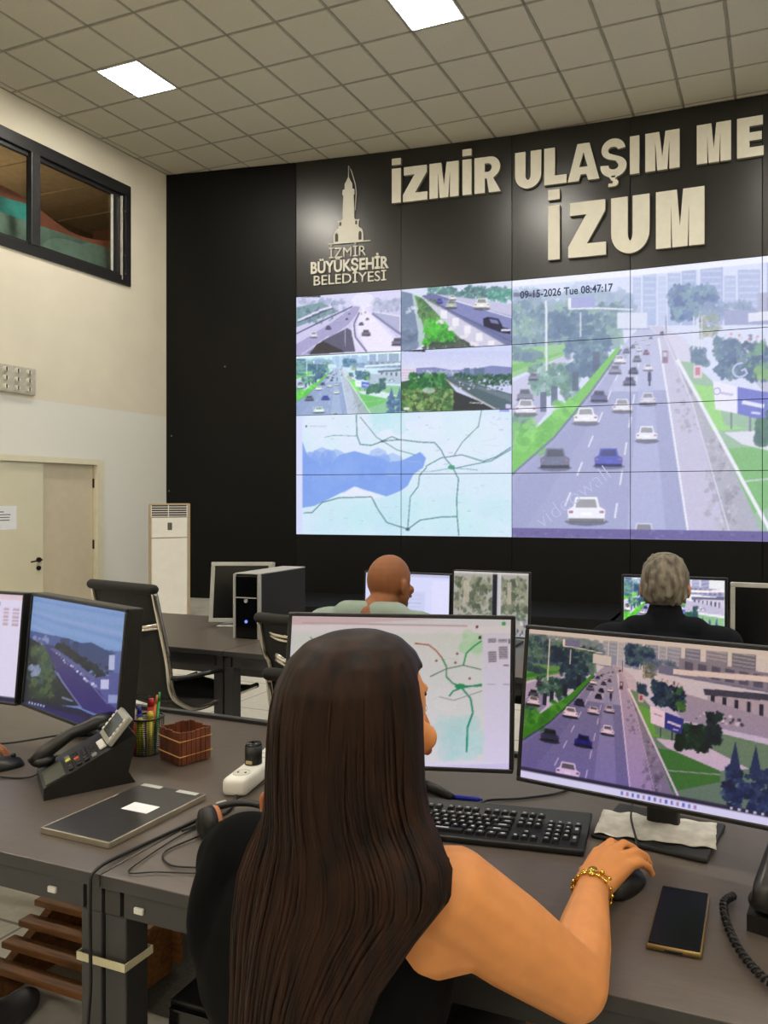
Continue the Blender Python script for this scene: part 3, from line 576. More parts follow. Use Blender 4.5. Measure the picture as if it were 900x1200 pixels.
# recessed light panels
m_diff = mat('light_diffuser', (255, 255, 255), .5, emit=(255, 248, 234), estr=LIGHT, var=0)
m_lframe = mat('white_metal', (225, 224, 220), .45)
def light_label(x, y):
    if abs(y-6.436) < .3: return {-7: 'bright square ceiling light near the cream side wall', -3: 'bright square ceiling light cut by the top edge of the photo'}.get(round(x) if abs(x+6.8) > .3 else -7, 'square ceiling light of the front row, '+('first' if x < 2 else 'second')+' one past the right photo edge')
    col = ['leftmost', 'second from the left', 'third from the left', 'rightmost'][min(3, int((x+8.4)/3.6))]
    return 'square ceiling light '+('above the near desks, ' if y > 0 else 'behind the photographer, ')+col+' of its row'
for x, y in spots:
    L = thing('ceiling_light', light_label(x, y), 'ceiling light', (x, y, CEIL-.002), 0, 'square recessed ceiling lights')
    b = MB(); w = T/2-.008
    for q in ((-w, w, -w, -w+.016), (-w, w, w-.016, w), (-w, -w+.016, -w+.016, w-.016), (w-.016, w, -w+.016, w-.016)): b.box(q[0], q[1], q[2], q[3], 0, .03)
    b.build('frame', m_lframe, L); b = MB(); b.box(-w+.016, w-.016, -w+.016, w-.016, .006, .022); b.build('diffuser', m_diff, L)

# ---------------------------------------------------------------- gallery window in the left wall
m_frame = mat('black_window_frame', (34, 34, 36), .4); m_glass = None
def glass_mat():
    m = bpy.data.materials.new('window_glass'); m.use_nodes = True; nt = m.node_tree; nt.nodes.remove(nt.nodes['Principled BSDF'])
    g = nt.nodes.new('ShaderNodeBsdfGlossy'); g.inputs['Roughness'].default_value = .03; t = nt.nodes.new('ShaderNodeBsdfTransparent'); t.inputs[0].default_value = (.82, .86, .84, 1)
    f = nt.nodes.new('ShaderNodeFresnel'); f.inputs[0].default_value = 1.5; mx = nt.nodes.new('ShaderNodeMixShader')
    gm = nt.nodes.new('ShaderNodeNewGeometry'); sb = nt.nodes.new('ShaderNodeMath'); sb.operation = 'SUBTRACT'; sb.inputs[0].default_value = 1.0; nt.links.new(gm.outputs['Backfacing'], sb.inputs[1]); ml = nt.nodes.new('ShaderNodeMath'); ml.operation = 'MULTIPLY'; nt.links.new(f.outputs[0], ml.inputs[0]); nt.links.new(sb.outputs[0], ml.inputs[1]); nt.links.new(ml.outputs[0], mx.inputs[0]); nt.links.new(t.outputs[0], mx.inputs[1]); nt.links.new(g.outputs[0], mx.inputs[2]); nt.links.new(mx.outputs[0], nt.nodes['Material Output'].inputs[0]); return m
m_glass = glass_mat()
def xbar(mb, y0, y1, z0, z1, x0=XL-.09, x1=XL+.03, r=.006): mb.rbox(x0, x1, y0, y1, z0, z1, r)
mb = MB()
xbar(mb, WY0, WY1, WZ1-.15, WZ1); xbar(mb, WY0, WY1, WZ0, WZ0+.12); xbar(mb, WY1-.09, WY1, WZ0+.12, WZ1-.15); xbar(mb, WY0, WY0+.09, WZ0+.12, WZ1-.15)
win = struct(mb.build('window_1', m_frame))
for y0, y1 in [(6.355, 6.47), (4.75, 4.86)]:
    b = MB(); xbar(b, y0, y1, WZ0+.12, WZ1-.15, XL-.05, XL+.045); b.build('mullion', mat('grey_mullion', (62, 62, 64), .35, .4), win)
for y0, y1 in [(6.47, 7.73), (4.86, 6.355), (3.29, 4.75)]:
    b = MB(); s = .03
    b.rbox(XL-.06, XL-.01, y0, y1, WZ1-.2, WZ1-.15, .003); b.rbox(XL-.06, XL-.01, y0, y1, WZ0+.12, WZ0+.155, .003)
    if y0 > 6: b.rbox(XL-.06, XL-.01, 7.56, 7.66, WZ0+.155, WZ1-.2, .003)
    b.build('sash', m_frame, win); b = MB(); b.box(XL-.04, XL-.034, y0, y1, WZ0+.15, WZ1-.2); b.build('pane', m_glass, win)
b = MB(); b.rbox(XL-.03, XL-.004, 7.535, 7.56, WZ0+.15, WZ1-.2, .003); b.build('sash_edge', mat('brushed_aluminium', (215, 213, 208), .35, .3), win)
b = MB(); b.rbox(XL+.0, XL+.034, 7.665, 7.678, WZ0+.06, WZ1-.18, .002)
b.build('window_track', mat('brushed_aluminium', (215, 213, 208), .35, .3), win)
for z in (4.5, 4.75, 5.35): b = MB(); b.cyl((XL+.03, 7.72, z), (XL+.036, 7.72, z), .016, n=8); b.build('bolt', mat('steel', (150, 148, 144), .35, 1), win)
# gallery room behind it
m_gal = mat('gallery_brown_wall', (126, 110, 92), .8)
mb = MB(); x0, x1 = -11.6, XL-.2
mb.box(x0-.1, x0, 2.6, 10.4, 3.9, 6.3); mb.box(x0, x1, 2.6, 2.7, 3.9, 6.3); mb.box(x0, x1, 10.3, 10.4, 3.9, 6.3); mb.box(x0, x1, 2.7, 10.3, 3.8, 3.9); mb.box(x1-.05, x1, 8.75, 10.3, 3.9, 6.3)
struct(mb.build('wall_gallery', m_gal))
mb = MB(); mb.box(x0, x1, 2.6, 10.4, 6.2, 6.3)
for k in range(8): mb.box(x0, x1, 3.0+k*.9, 3.03+k*.9, 6.18, 6.2)
struct(mb.build('ceiling_gallery', mat('gallery_ceiling', (146, 128, 106), .85)))
L = thing('gallery_fill_lamp', 'added warm fill lamp, out of view, brightening the gallery behind the window', 'lamp', (-10.6, 7.0, 3.901))  # added lamp below the sightline, put in to brighten the gallery
b = MB(); b.lathe([(.14, 0), (.14, .02), (.015, .03), (.015, 1.0)], 20); b.build('pole', m_frame, L); b = MB(); b.lathe([(.05, 1.0), (.12, 1.06), (.13, 1.14), (.08, 1.2), (.001, 1.21)], 20); b.build('fill_lamp_shade', mat('warm_fill_lamp', (255, 235, 200), .5, emit=(255, 226, 180), estr=110, var=0), L)
def wave_band(label, y0, y1, zt, amp, ph, m, x, zb=4.0):
    b = MB(); n = 28; top = []; 
    for k in range(n+1): t = k/n; y = y0+(y1-y0)*t; top.append((y, zt-(t*.08)+amp*math.sin(ph+t*5.2)))
    poly = top+[(y1, zb), (y0, zb)]
    vs = [(x+.06*math.sin(3*p[0]), p[0], p[1]) for p in poly]+[(x-.03+.06*math.sin(3*p[0]), p[0], p[1]) for p in poly]; N = len(poly)
    b.add(vs, [tuple(range(N)), tuple(range(2*N-1, N-1, -1))]+[(i, (i+1) % N, (i+1) % N+N, i+N) for i in range(N)])
    return tag(b.build('wave_panel', m), label, 'wall panel', 'wavy coloured panels in the gallery')
wave_band('teal wavy panel behind the left gallery pane', 5.0, 6.75, 5.28, .06, .6, mat('teal_paint', (88, 200, 196), .6), -9.0)
wave_band('sea grey wavy panel low in the gallery window', 5.2, 8.0, 4.98, .07, 2.2, mat('grey_green_paint', (150, 170, 160), .6), -8.78)
wave_band('salmon red wavy panel behind the right gallery pane', 6.35, 8.2, 5.27, .09, 1.2, mat('salmon_paint', (206, 126, 104), .6), -9.15)
mb = MB(); mb.box(-10.9, -9.2, 9.4, 9.9, 3.901, 5.95); tag(mb.build('dark_cabinet', mat('dark_brown', (98, 66, 50), .6)), 'dark brown cabinet at the far end of the gallery', 'cabinet')

# ---------------------------------------------------------------- double door in the left wall
m_door = mat('cream_door', (214, 210, 186), .5, var=.02, scale=3); m_jamb = mat('cream_jamb', (222, 216, 192), .5, var=.02)
mb = MB(); mb.box(XL-.2, XL+.02, DY1-.1, DY1, 0, DZ1); mb.box(XL-.2, XL+.02, DY0, DY0+.1, 0, DZ1); mb.box(XL-.2, XL+.02, DY0+.1, DY1-.1, DZ1-.07, DZ1)
door = struct(mb.build('door_1', m_jamb))
b = MB(); b.rbox(XL-.1, XL-.055, 6.56, 7.285, .01, DZ1-.075, .003); lf = b.build('door_leaf', mat('beige_door', (202, 192, 168), .5, var=.02), door)
b = MB(); b.rbox(XL-.07, XL-.02, DY0+.1, 6.555, .01, DZ1-.075, .003); lf2 = b.build('door_leaf', m_door, door)
m_dk = mat('dark_bronze', (52, 46, 40), .35, .8)
for z in (1.64, .84): b = MB(); b.cyl((XL-.045, 7.283, z-.06), (XL-.045, 7.283, z+.06), .012, n=8); b.build('hinge', m_dk, lf)
b = MB(); b.cyl((XL-.02, 6.49, .70), (XL+.0, 6.49, .70), .03, n=14); b.tube([(XL+.0, 6.49, .70), (XL+.04, 6.49, .70), (XL+.045, 6.45, .695), (XL+.045, 6.35, .685)], .01); b.build('handle', m_dk, lf2)
b = MB(); b.cyl((XL-.02, 6.49, .60), (XL-.005, 6.49, .60), .028, n=14); b.build('lock', m_dk, lf2)
mb = MB(); mb.box(XL-.8, XL-.35, DY0, DY1, 0, 2.3); struct(mb.build('wall_corridor', m_gal))
n = thing('door_notice', 'white paper notice taped to the cream door', 'paper', (XL-.018, 6.1, 1.08))
b = MB(); b.box(0, .002, -.115, .115, 0, .275); b.build('sheet', mat('paper', (232, 234, 240), .8, var=.02), n)
for k, wd in enumerate((.05, .13, .12, .12)): b = MB(); b.box(.002, .0026, -.09, -.09+wd, .2-k*.032, .212-k*.032); b.build('printed_line', mat('print_grey', (110, 112, 120), .8), n)
mb = MB(); mb.box(XL, XL+.012, DY1+.0, 8.45, 0, .09); mb.box(XL, XL+.012, YB, DY0, 0, .09); struct(mb.build('baseboard_left', mat('grey_skirting', (190, 186, 176), .5)))
# switch panel high on the left wall
p = thing('indicator_panel', 'pale grey wall panel with rows of round knobs above the door', 'control panel', (XL, 6.0, 2.83))
b = MB(); b.rbox(0, .05, -.6, .41, -.16, .16, .012); b.build('plate', mat('panel_grey', (188, 184, 170), .5), p)
for i in range(7):
    for j in range(3):
        b = MB(); y = .31-i*.14; z = .1-j*.1; b.cyl((.05, y, z), (.075, y, z), .034, .026, n=12); k = b.build('knob', mat('knob_cream', (226, 222, 206), .4), p)
        b = MB(); b.box(.075, .079, y-.006, y+.006, z-.024, z+.024); b.build('knob_mark', m_dk, k)

# ================================================================ VIDEO WALL
vw = thing('video_wall', 'curved video wall of tiled panels showing traffic cameras and a map', 'video wall', tuple(wall_mtx(CUM[3], 0, SZ0).translation))
CV_T = traffic(1120, 630); CV_J = junction(280, 160); CV_B = barrier_road(280, 160); CV_V = viaduct(280, 160); CV_M = bay_map(560, 320)
def haze(a):
    g = a.mean(2, keepdims=True); a = g+(a-g)*.92; t = np.linspace(1, 0, a.shape[0])[:, None, None]; k = .12+.14*t; return a*(1-k)+k*np.array([.90, .93, 1.03])
CV_T.grade(haze)
CV_S = traffic(280, 160, 0, .72, 0, .97, False).grade(lambda a: np.clip((a-.5)*1.05+.52, 0, 1)*np.array([.93, 1.02, .98]))
RH = (SZ1-SZ0)/4; inv = Matrix.Translation(vw.location).inverted()
panel = {}
for c in range(7):
    for r in range(4):
        s0, s1 = CUM[c+1], CUM[c+2]; g = .004; u0, u1, v0, v1 = 0, 1, 0, 1
        if c >= 2: cv = CV_T; u0, u1, v0, v1 = (c-2)/4, (c-1)/4, r/4, (r+1)/4
        elif r == 0: cv = CV_J if c == 0 else CV_B
        elif r == 1: cv = CV_S if c == 0 else CV_V
        else: cv = CV_M; u0, u1, v0, v1 = c/2, (c+1)/2, (r-2)/2, (r-1)/2
        if c == 6: cv = CV_M; u0, u1, v0, v1 = 0, .5, (r % 2)/2, (r % 2+1)/2
        nx, ny = (128, 72) if c < 5 else (48, 27)
        me = screen_mesh('screen_panel', s1-s0-2*g, RH-2*g, nx, ny, cv, u0, u1, v0, v1, box=.028, x0=g)
        o = link('screen_panel', me, None, vw); o.matrix_local = inv @ wall_mtx(s0+1e-4, 0, SZ1-(r+1)*RH+g); panel[c, r] = o
def flat_text(body, size, parent, x, z, m, out=.003, off=0.0, rot=0.0, name='screen_text', sx=1.0, extr=.0004):
    me = text_mesh(body, size, off, extr); o = link(name, me, m, parent)
    o.matrix_local = Matrix.Translation((x, -out, z)) @ Matrix.Rotation(rot, 4, 'Y') @ Matrix.Rotation(PI/2, 4, 'X') @ Matrix.Diagonal((sx, 1, 1, 1)); return o
m_stamp = mat('time_stamp', (44, 50, 84), .6, emit=(44, 50, 84), estr=.6, var=0)
flat_text('09-15-2026 Tue 08:47:17', .135, panel[2, 0], .71, .585, m_stamp, off=.003, sx=.87)
m_wm = mat('screen_watermark', (20, 20, 24), .6, emit=(196, 200, 238), estr=.9, var=0)
flat_text('videowall', .30, panel[2, 3], .86, .44, m_wm, rot=R(-36), off=-.006)
flat_text('G', .26, panel[3, 1], 1.32, .26, m_wm, rot=R(-25)); flat_text('o', .2, panel[3, 1], 1.05, .07, m_wm, rot=R(-25))

# low black platform at the foot of the wall
mb = MB()
for i in range(1, len(WALL)-1):
    M = wall_mtx(CUM[i]+1e-4); L = CUM[i+1]-CUM[i]; mb.box(-.0, L, -1.25, -.001, 0, .13, mtx=M)
struct(mb.build('trim_1', m_blackm))
# ================================================================ LETTERING ON THE WALL
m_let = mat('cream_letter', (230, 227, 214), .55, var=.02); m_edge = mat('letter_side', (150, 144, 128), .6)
def arc(cx, cy, rx, ry, a0, a1, n=10): return [(cx+rx*math.cos(R(a0+(a1-a0)*k/n)), cy+ry*math.sin(R(a0+(a1-a0)*k/n))) for k in range(n+1)]
def glyph(ch, w):
    """outlines for a heavy block letter: width w, cap height 1"""
    t = .30; h = .235
    if ch == 'I': return [[(0, 0), (w, 0), (w, 1), (0, 1)]]
    if ch == 'İ': return [[(0, 0), (w, 0), (w, 1), (0, 1)], [(0, 1.1), (w, 1.1), (w, 1.29), (0, 1.29)]]
    if ch == 'L': return [[(0, 0), (w, 0), (w, h), (t, h), (t, 1), (0, 1)]]
    if ch == 'E': return [[(0, 0), (w, 0), (w, h), (t, h), (t, .40), (w*.93, .40), (w*.93, .61), (t, .61), (t, 1-h), (w*.97, 1-h), (w*.97, 1), (0, 1)]]
    if ch == 'Z': return [[(0, 0), (w, 0), (w, h), (w*.50, h), (w*.98, 1-h*.85), (w*.98, 1), (.03, 1), (.03, 1-h), (w*.48, 1-h), (0, h*.85)]]
    if ch == 'M': a = .26; return [[(0, 0), (a, 0), (a, .74), (w/2-.13, 0), (w/2+.13, 0), (w-a, .74), (w-a, 0), (w, 0), (w, 1), (w-.36, 1), (w/2, .36), (.36, 1), (0, 1)]]
    if ch == 'A': return [[(0, 0), (.30, 0), (.355, .17), (w-.355, .17), (w-.30, 0), (w, 0), (w/2+.165, 1), (w/2-.165, 1)], [(w/2-.115, .37), (w/2, .76), (w/2+.115, .37)]]
    if ch == 'U': o = arc(w/2, .36, w/2, .38, 180, 360, 16); i = arc(w/2, .36, w/2-t, .15, 360, 180, 12); return [[(0, 1)]+o+[(w, 1), (w-t, 1)]+i+[(t, 1)]]
    if ch == 'R':
        return [[(0, 0), (t, 0), (t, .40), (t+.06, .40), (w-.34, 0), (w, 0), (w-.22, .40)]+arc(w-.30, .705, .285, .295, -60, 90, 10)+[(0, 1)], [(t, .58), (w-.36, .58)]+arc(w-.37, .70, .11, .12, -70, 70, 6)+[(w-.36, .82), (t, .82)]]
    if ch == 'Ş':
        o = arc(w*.5, .71, w*.46, .305, 8, 180, 12)+arc(w*.5, .71, w*.46, .26, 180, 250, 6)+[(w*.60, .42)]+arc(w*.52, .29, w*.17, .10, 60, -90, 6)+arc(w*.5, .30, w*.19, .11, -100, -185, 5)
        b = [(0, .32)]+arc(w*.5, .28, w*.5, .30, 190, 360, 14)+arc(w*.5, .29, w*.5, .26, 0, 62, 6)+[(w*.44, .60)]+arc(w*.46, .70, w*.16, .095, 230, 90, 6)+arc(w*.5, .70, w*.17, .10, 80, 8, 4)
        return [o+b, [(w*.42, .03), (w*.58, .03), (w*.56, -.06)]+arc(w*.52, -.16, w*.17, .10, 70, -90, 6)+[(w*.30, -.26), (w*.31, -.17), (w*.46, -.18), (w*.48, -.12), (w*.42, -.10)]]
def letter_mesh(ch, width, cap, depth):
    cu = bpy.data.curves.new('g', 'CURVE'); cu.dimensions = '2D'; cu.fill_mode = 'BOTH'; cu.extrude = depth/2
    for lp in glyph(ch, width/cap):
        sp = cu.splines.new('POLY'); sp.points.add(len(lp)-1); sp.use_cyclic_u = True
        for q, (x, y) in zip(sp.points, lp): q.co = (x*cap, y*cap, 0, 1)
    ob = bpy.data.objects.new('g', cu); COL.objects.link(ob); dg = bpy.context.evaluated_depsgraph_get(); dg.update()
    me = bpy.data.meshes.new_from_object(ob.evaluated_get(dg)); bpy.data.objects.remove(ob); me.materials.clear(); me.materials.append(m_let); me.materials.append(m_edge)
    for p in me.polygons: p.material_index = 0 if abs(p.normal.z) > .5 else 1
    return me
ROW1 = [('İ', 3.51, 3.64), ('Z', 3.671, 4.022), ('M', 4.052, 4.462), ('İ', 4.515, 4.64), ('R', 4.681, 5.037), ('U', 5.232, 5.58), ('L', 5.619, 5.909), ('A', 5.925, 6.325), ('Ş', 6.339, 6.664), ('I', 6.706, 6.822), ('M', 6.895, 7.305), ('M', 7.506, 7.898), ('E', 7.965, 8.26), ('R', 8.33, 8.68)]
ROW2 = [('İ', 5.67, 5.821), ('Z', 5.931, 6.409), ('U', 6.473, 6.947), ('M', 7.024, 7.595)]
def sign(label, row, z, cap):
    s = thing('wall_sign', label, 'sign', tuple(wall_mtx(row[0][1], 0, z).translation), 0, 'raised cream lettering on the black wall'); iv = Matrix.Translation(s.location).inverted()
    for ch, a, b in row:
        o = link('letter', letter_mesh(ch, b-a, cap, .05), None, s)
        i = max(k for k in range(len(CUM)) if CUM[k] <= (a+b)/2); a2 = max(a, CUM[i]+.002) if a < CUM[i] else a
        M = wall_mtx((a+b)/2, .03, z); o.matrix_local = iv @ M @ Matrix.Translation((-(b-a)/2, 0, 0)) @ Matrix.Rotation(PI/2, 4, 'X')
    return s
sign('upper row of large cream block letters reading İZMİR ULAŞIM ME', ROW1, 5.425, .465)
sign('bigger cream block letters reading İZUM under the upper row', ROW2, 4.47, .69)
# emblem: clock tower with three lines of lettering
lg = thing('wall_emblem', 'white clock tower emblem with three lines of city lettering', 'emblem', tuple(wall_mtx(2.856, 0, 4.4).translation)); iv = Matrix.Translation(lg.location).inverted()
Mg = iv @ wall_mtx(2.856, 0, 0)
m_logo = mat('emblem_white', (226, 224, 214), .5, var=.02); m_logob = mat('emblem_dark', (70, 66, 60), .6)
TW = [(-.22, 0), (-.22, .10), (-.205, .16), (-.15, .20), (-.15, .265), (-.165, .30), (-.10, .30), (-.085, .33), (-.085, .42), (-.075, .64), (-.09, .66), (-.085, .72), (-.055, .73), (-.055, .80), (-.03, .84), (0, .90)]
poly = TW+[(-x, z) for x, z in reversed(TW[:-1])]
b = MB(); b.prism([(x, z+4.97) for x, z in poly], -.02, -.002, mtx=Mg); b.build('tower', m_logo, lg)
for sx in (-1, 1):
    b = MB(); b.prism([(sx*.175-.022, 4.985), (sx*.175+.022, 4.985), (sx*.175+.022, 5.08), (sx*.175, 5.11), (sx*.175-.022, 5.08)], -.023, -.019, mtx=Mg); b.build('arch_opening', m_logob, lg)
    b = MB(); b.prism([(sx*.118-.014, 5.20), (sx*.118+.014, 5.20), (sx*.118+.014, 5.25), (sx*.118-.014, 5.25)], -.023, -.019, mtx=Mg); b.build('arch_opening', m_logob, lg)
b = MB(); b.prism([(-.30, 4.955), (.33, 4.955), (.33, 4.97), (-.30, 4.97)], -.02, -.002, mtx=Mg); b.build('tower_base', m_logo, lg)
b = MB(); b.tube([Mg @ Vector(q) for q in ((0, -.012, 5.86), (0.0, -.012, 6.02), (.04, -.012, 5.95), (.10, -.012, 5.76), (.115, -.012, 5.64), (.10, -.012, 5.40))], .006, 6); b.build('outline', m_logo, lg)
for body, wd, cx, z, cap, off in [('İZMİR', .55, -.015, 4.765, .145, -.001), ('BÜYÜKŞEHİR', 1.16, .012, 4.575, .16, .006), ('BELEDİYESİ', 1.08, .017, 4.405, .14, .0)]:
    me = text_mesh(body, cap/.72, off, .008); xs = [v.co.x for v in me.vertices]; k = wd/(max(xs)-min(xs)); mid = (max(xs)+min(xs))/2
    o = link('emblem_text', me, m_logo, lg); o.matrix_local = Mg @ Matrix.Translation((cx-mid*k, -.012, z)) @ Matrix.Rotation(PI/2, 4, 'X') @ Matrix.Diagonal((k, 1, 1, 1))

# ================================================================ FURNITURE
DZ = .74
m_top = mat('charcoal_laminate', (88, 79, 72), .34, var=.06, scale=25, stretch=(1, 6, 1))
m_leg = mat('dark_steel_leg', (52, 51, 52), .5, var=.04); m_blk = mat('black_plastic', (20, 20, 21), .42, var=.05); m_blkg = mat('black_gloss', (8, 8, 10), .12, var=0)
m_chrome = mat('chrome', (208, 202, 192), .18, 1, var=.02); m_silver = mat('silver_plastic', (188, 188, 186), .4, .3, var=.03); m_white = mat('white_plastic', (232, 230, 224), .4, var=.02)
m_cable = mat('black_cable', (16, 16, 17), .5)

def desk(label, x0, x1, y0, y1, modesty=None, tray=False, plate=None):
    cx, cy = (x0+x1)/2, (y0+y1)/2; w, d = (x1-x0)/2-.0015, (y1-y0)/2
    D = thing('desk', label, 'desk', (cx, cy, 0), 0, 'charcoal office desks')
    b = MB(); b.rbox(-w, w, -d, d, DZ-.025, DZ, .002); dt = b.build('desktop', [m_top, m_leg], D); dt.data.polygons.foreach_set('material_index', [0 if q.normal.z > .5 else 1 for q in dt.data.polygons])
    b = MB()
    b.box(-w+.05, w-.05, -d+.008, -d+.04, DZ-.075, DZ-.0255); b.box(-w+.05, w-.05, d-.04, d-.008, DZ-.075, DZ-.0255)
    b.box(-w+.003, -w+.04, -d+.008, d-.008, DZ-.075, DZ-.0255); b.box(w-.04, w-.003, -d+.008, d-.008, DZ-.075, DZ-.0255); b.build('frame', m_leg, D)
    for sx in (-1, 1):
        for sy in (-1, 1):
            b = MB(); a = sx*(w-.003); c = sy*(d-.008); b.rbox(min(a, a-sx*.052), max(a, a-sx*.052), min(c, c-sy*.052), max(c, c-sy*.052), .012, DZ-.0755, .003); l = b.build('leg', m_leg, D)
            b = MB(); b.cyl((a-sx*.026, c-sy*.026, 0), (a-sx*.026, c-sy*.026, .012), .022, n=12); b.build('foot', m_blk, l)
    if modesty: b = MB(); b.rbox(-w+.055, w-.055, d-.07, d-.055, modesty, DZ-.076, .002); b.build('modesty_panel', mat('charcoal_panel', (30, 30, 31), .5), D)
    if plate:
        for q in plate:
            b = MB(); b.rbox(q-cx-.011, q-cx+.011, -d+.003, -d+.0085, DZ-.060, DZ-.048, .002); b.build('leg_sticker', mat('sticker_white', (214, 212, 206), .6), D)
    if tray: b = MB(); b.rbox(-w+.02, w-.02, d-.004, d+.018, DZ-.06, DZ+.012, .003); b.build('back_rail', m_leg, D)
    return D
YN0, YN1, YF0, YF1 = 1.05, 1.92, 2.78, 3.58
desk('near charcoal desk with the phone, pen cup and wooden basket', -2.78, -1.2, YN0, YN1, tray=True, plate=[-1.33])
desk('near charcoal desk the woman in black works at', -1.2, .38, YN0, YN1, tray=True, plate=[-1.11])
desk('far charcoal desk carrying the silver monitor by the tall air conditioner', -4.0, -2.42, YF0, YF1, modesty=.42)
desk('far charcoal desk in front of the bald man', -2.42, -.84, YF0, YF1, modesty=.42)
desk('far charcoal desk in front of the grey haired man', -.84, .74, YF0, YF1, modesty=.42)
# pale strap holding the two near legs together
b = MB(); x0, x1, y0, y1, z = -1.2585, -1.1415, YN0+.003, YN0+.066, .575
ring = [(x0, y0), (x1, y0), (x1, y1), (x0, y1)]
b.add([(x, y, q) for q in (z-.0075, z+.0075) for x, y in ring]+[(x+(.002 if x > -1.2 else -.002), y+(.002 if y > YN0+.03 else -.002), q) for q in (z-.0075, z+.0075) for x, y in ring],
      [f for i in range(4) for f in ((8+i, 8+(i+1) % 4, 12+(i+1) % 4, 12+i), (i, 8+i, 8+(i+1) % 4, (i+1) % 4)[::-1], (4+i, 4+(i+1) % 4, 12+(i+1) % 4, 12+i))])
tag(b.build('cable_strap', mat('strap_cream', (206, 200, 166), .6)), 'pale strap tied around two neighbouring desk legs', 'strap')

# ---------------------------------------------------------------- monitors
def monitor(label, loc, yaw, w, h, zb, tilt, cv, nx, ny, body=None, bez=.012, thick=.03, group=None, base='flat', chin=.0, off=False, neck=(0, .06), name='monitor'):
    """loc: point on the desk under the middle of the screen's lower edge"""
    body = body or m_blk
    m = thing(name, label, 'monitor', loc, yaw, group); z0 = zb-loc[2]
    Mt = Matrix.Translation((0, 0, z0)) @ Matrix.Rotation(-tilt, 4, 'X')
    b = MB(); b.rbox(-w/2, w/2, .004, thick, 0, h, .004, mtx=Mt); b.rbox(-w*.3, w*.3, thick-.004, thick+.018, h*.2, h*.75, .008, mtx=Mt); b.build('housing', body, m)
    b = MB(); bw = bez
    for q in ((-w/2, w/2, 0, bw+chin), (-w/2, w/2, h-bw, h), (-w/2, -w/2+bw, bw+chin, h-bw), (w/2-bw, w/2, bw+chin, h-bw)): b.rbox(q[0], q[1], -.003, .006, q[2], q[3], .002, mtx=Mt, seg=1)
    b.build('bezel', body, m)
    if off: b = MB(); b.box(-w/2+bw, w/2-bw, .0, .005, bw+chin, h-bw, mtx=Mt); b.build('screen', mat('dark_glass', (14, 14, 16), .2, var=0), m)
    else:
        me = screen_mesh('screen', w-2*bw, h-2*bw-chin, nx, ny, cv, y=.001, zoff=bw+chin); me.transform(Mt); link('screen', me, None, m)
    mid = Mt @ Vector((0, thick+.012, h*.42)); fy = mid.y+neck[1]
    if base == 'v':
        b = MB(); b.tube([(0, fy, .012), (0, fy-.004, .1), tuple(mid)], [.02, .018, .016], 10); b.build('stand_neck', m_blk, m, True)
        b = MB()
        for sx in (-1, 1): b.tube([(0, fy, .013), (sx*.07, fy-.05, .0115), (sx*.115, fy-.09, .009)], [.012, .011, .0085], 8)
        b.build('stand_base', m_blk, m, True)
    else:
        bm_ = body if base == 'body' else m_blk
        b = MB(); b.rbox(-.035, .035, fy-.02, fy+.005, .008, max(mid.z, .1), .006); b.tube([(0, fy-.01, max(mid.z, .1)-.02), tuple(mid)], .02, 10); b.build('stand_neck', bm_, m)
        b = MB(); b.rbox(-.12, .12, fy-.13, fy+.05, 0, .01, .004); b.build('stand_base', bm_, m)
    return m
CVD = traffic(900, 520, 0, .83, .04, .985, False)
def warm(a):
    H = a.shape[0]; t = np.linspace(0, 1, H)[:, None, None]; g = a.mean(2, keepdims=True); a = g+(a-g)*.68
    a = np.clip((a-.42)*1.3+.10, .02, 1)
    return a*(np.array([1.16, 1.0, .80])*(1-t)+np.array([1.0, .86, 1.02])*t)
CVD.grade(warm)
c = CVD; c.map = lambda x, y: (x, y); c.rect(0, 0, 1, .03, (196, 174, 158)); c.rect(0, .955, 1, 1, (206, 200, 232)); c.rect(0, .93, 1, .955, (40, 34, 60))
for k in range(14): c.rect(.40+k*.02, .966, .409+k*.02, .988, [(120, 110, 180), (160, 120, 170), (90, 100, 190)][k % 3])
for k in range(7): c.rect(.78+k*.025, .937, .789+k*.025, .95, (190, 190, 215))
w_, h_ = .53, .345
def edge_mid(p, q): return ((p[0]+q[0])/2, (p[1]+q[1])/2)
CVC = map_ui(640, 420)
def place_monitor(label, bl, br, zb, w, h, tilt, cv, nx, ny, **kw):
    cx, cy = edge_mid(bl, br); yaw = math.atan2(br[1]-bl[1], br[0]-bl[0]); return monitor(label, (cx, cy, DZ), yaw, w, h, zb, R(tilt), cv, nx, ny, **kw)
place_monitor('black monitor with a pale road map, behind the woman\'s head', (-1.068, 1.417), (-.553, 1.549), .84, .533, .345, 8, CVC, 240, 156, base='v', bez=.009, neck=(0, .11), group='near desk monitors')
place_monitor('black monitor with a warm toned highway picture, right of the woman', (-.545, 1.551), (.045, 1.471), .826, .595, .340, 8, CVD, 280, 160, base='flat', bez=.009, group='near desk monitors')
place_monitor('black monitor with a bluish dusk highway picture, above the desk phone', (-2.168, 1.618), (-1.613, 1.461), .817, .578, .343, 5, dusk_highway(520, 310), 190, 112, base='v', bez=.01, thick=.045, group='near desk monitors')
place_monitor('black monitor with a pinkish white list, cut by the left photo edge', (-2.77, 1.60), (-2.175, 1.612), .815, .58, .343, 5, list_ui(400, 240), 120, 70, base='v', bez=.008, group='near desk monitors')
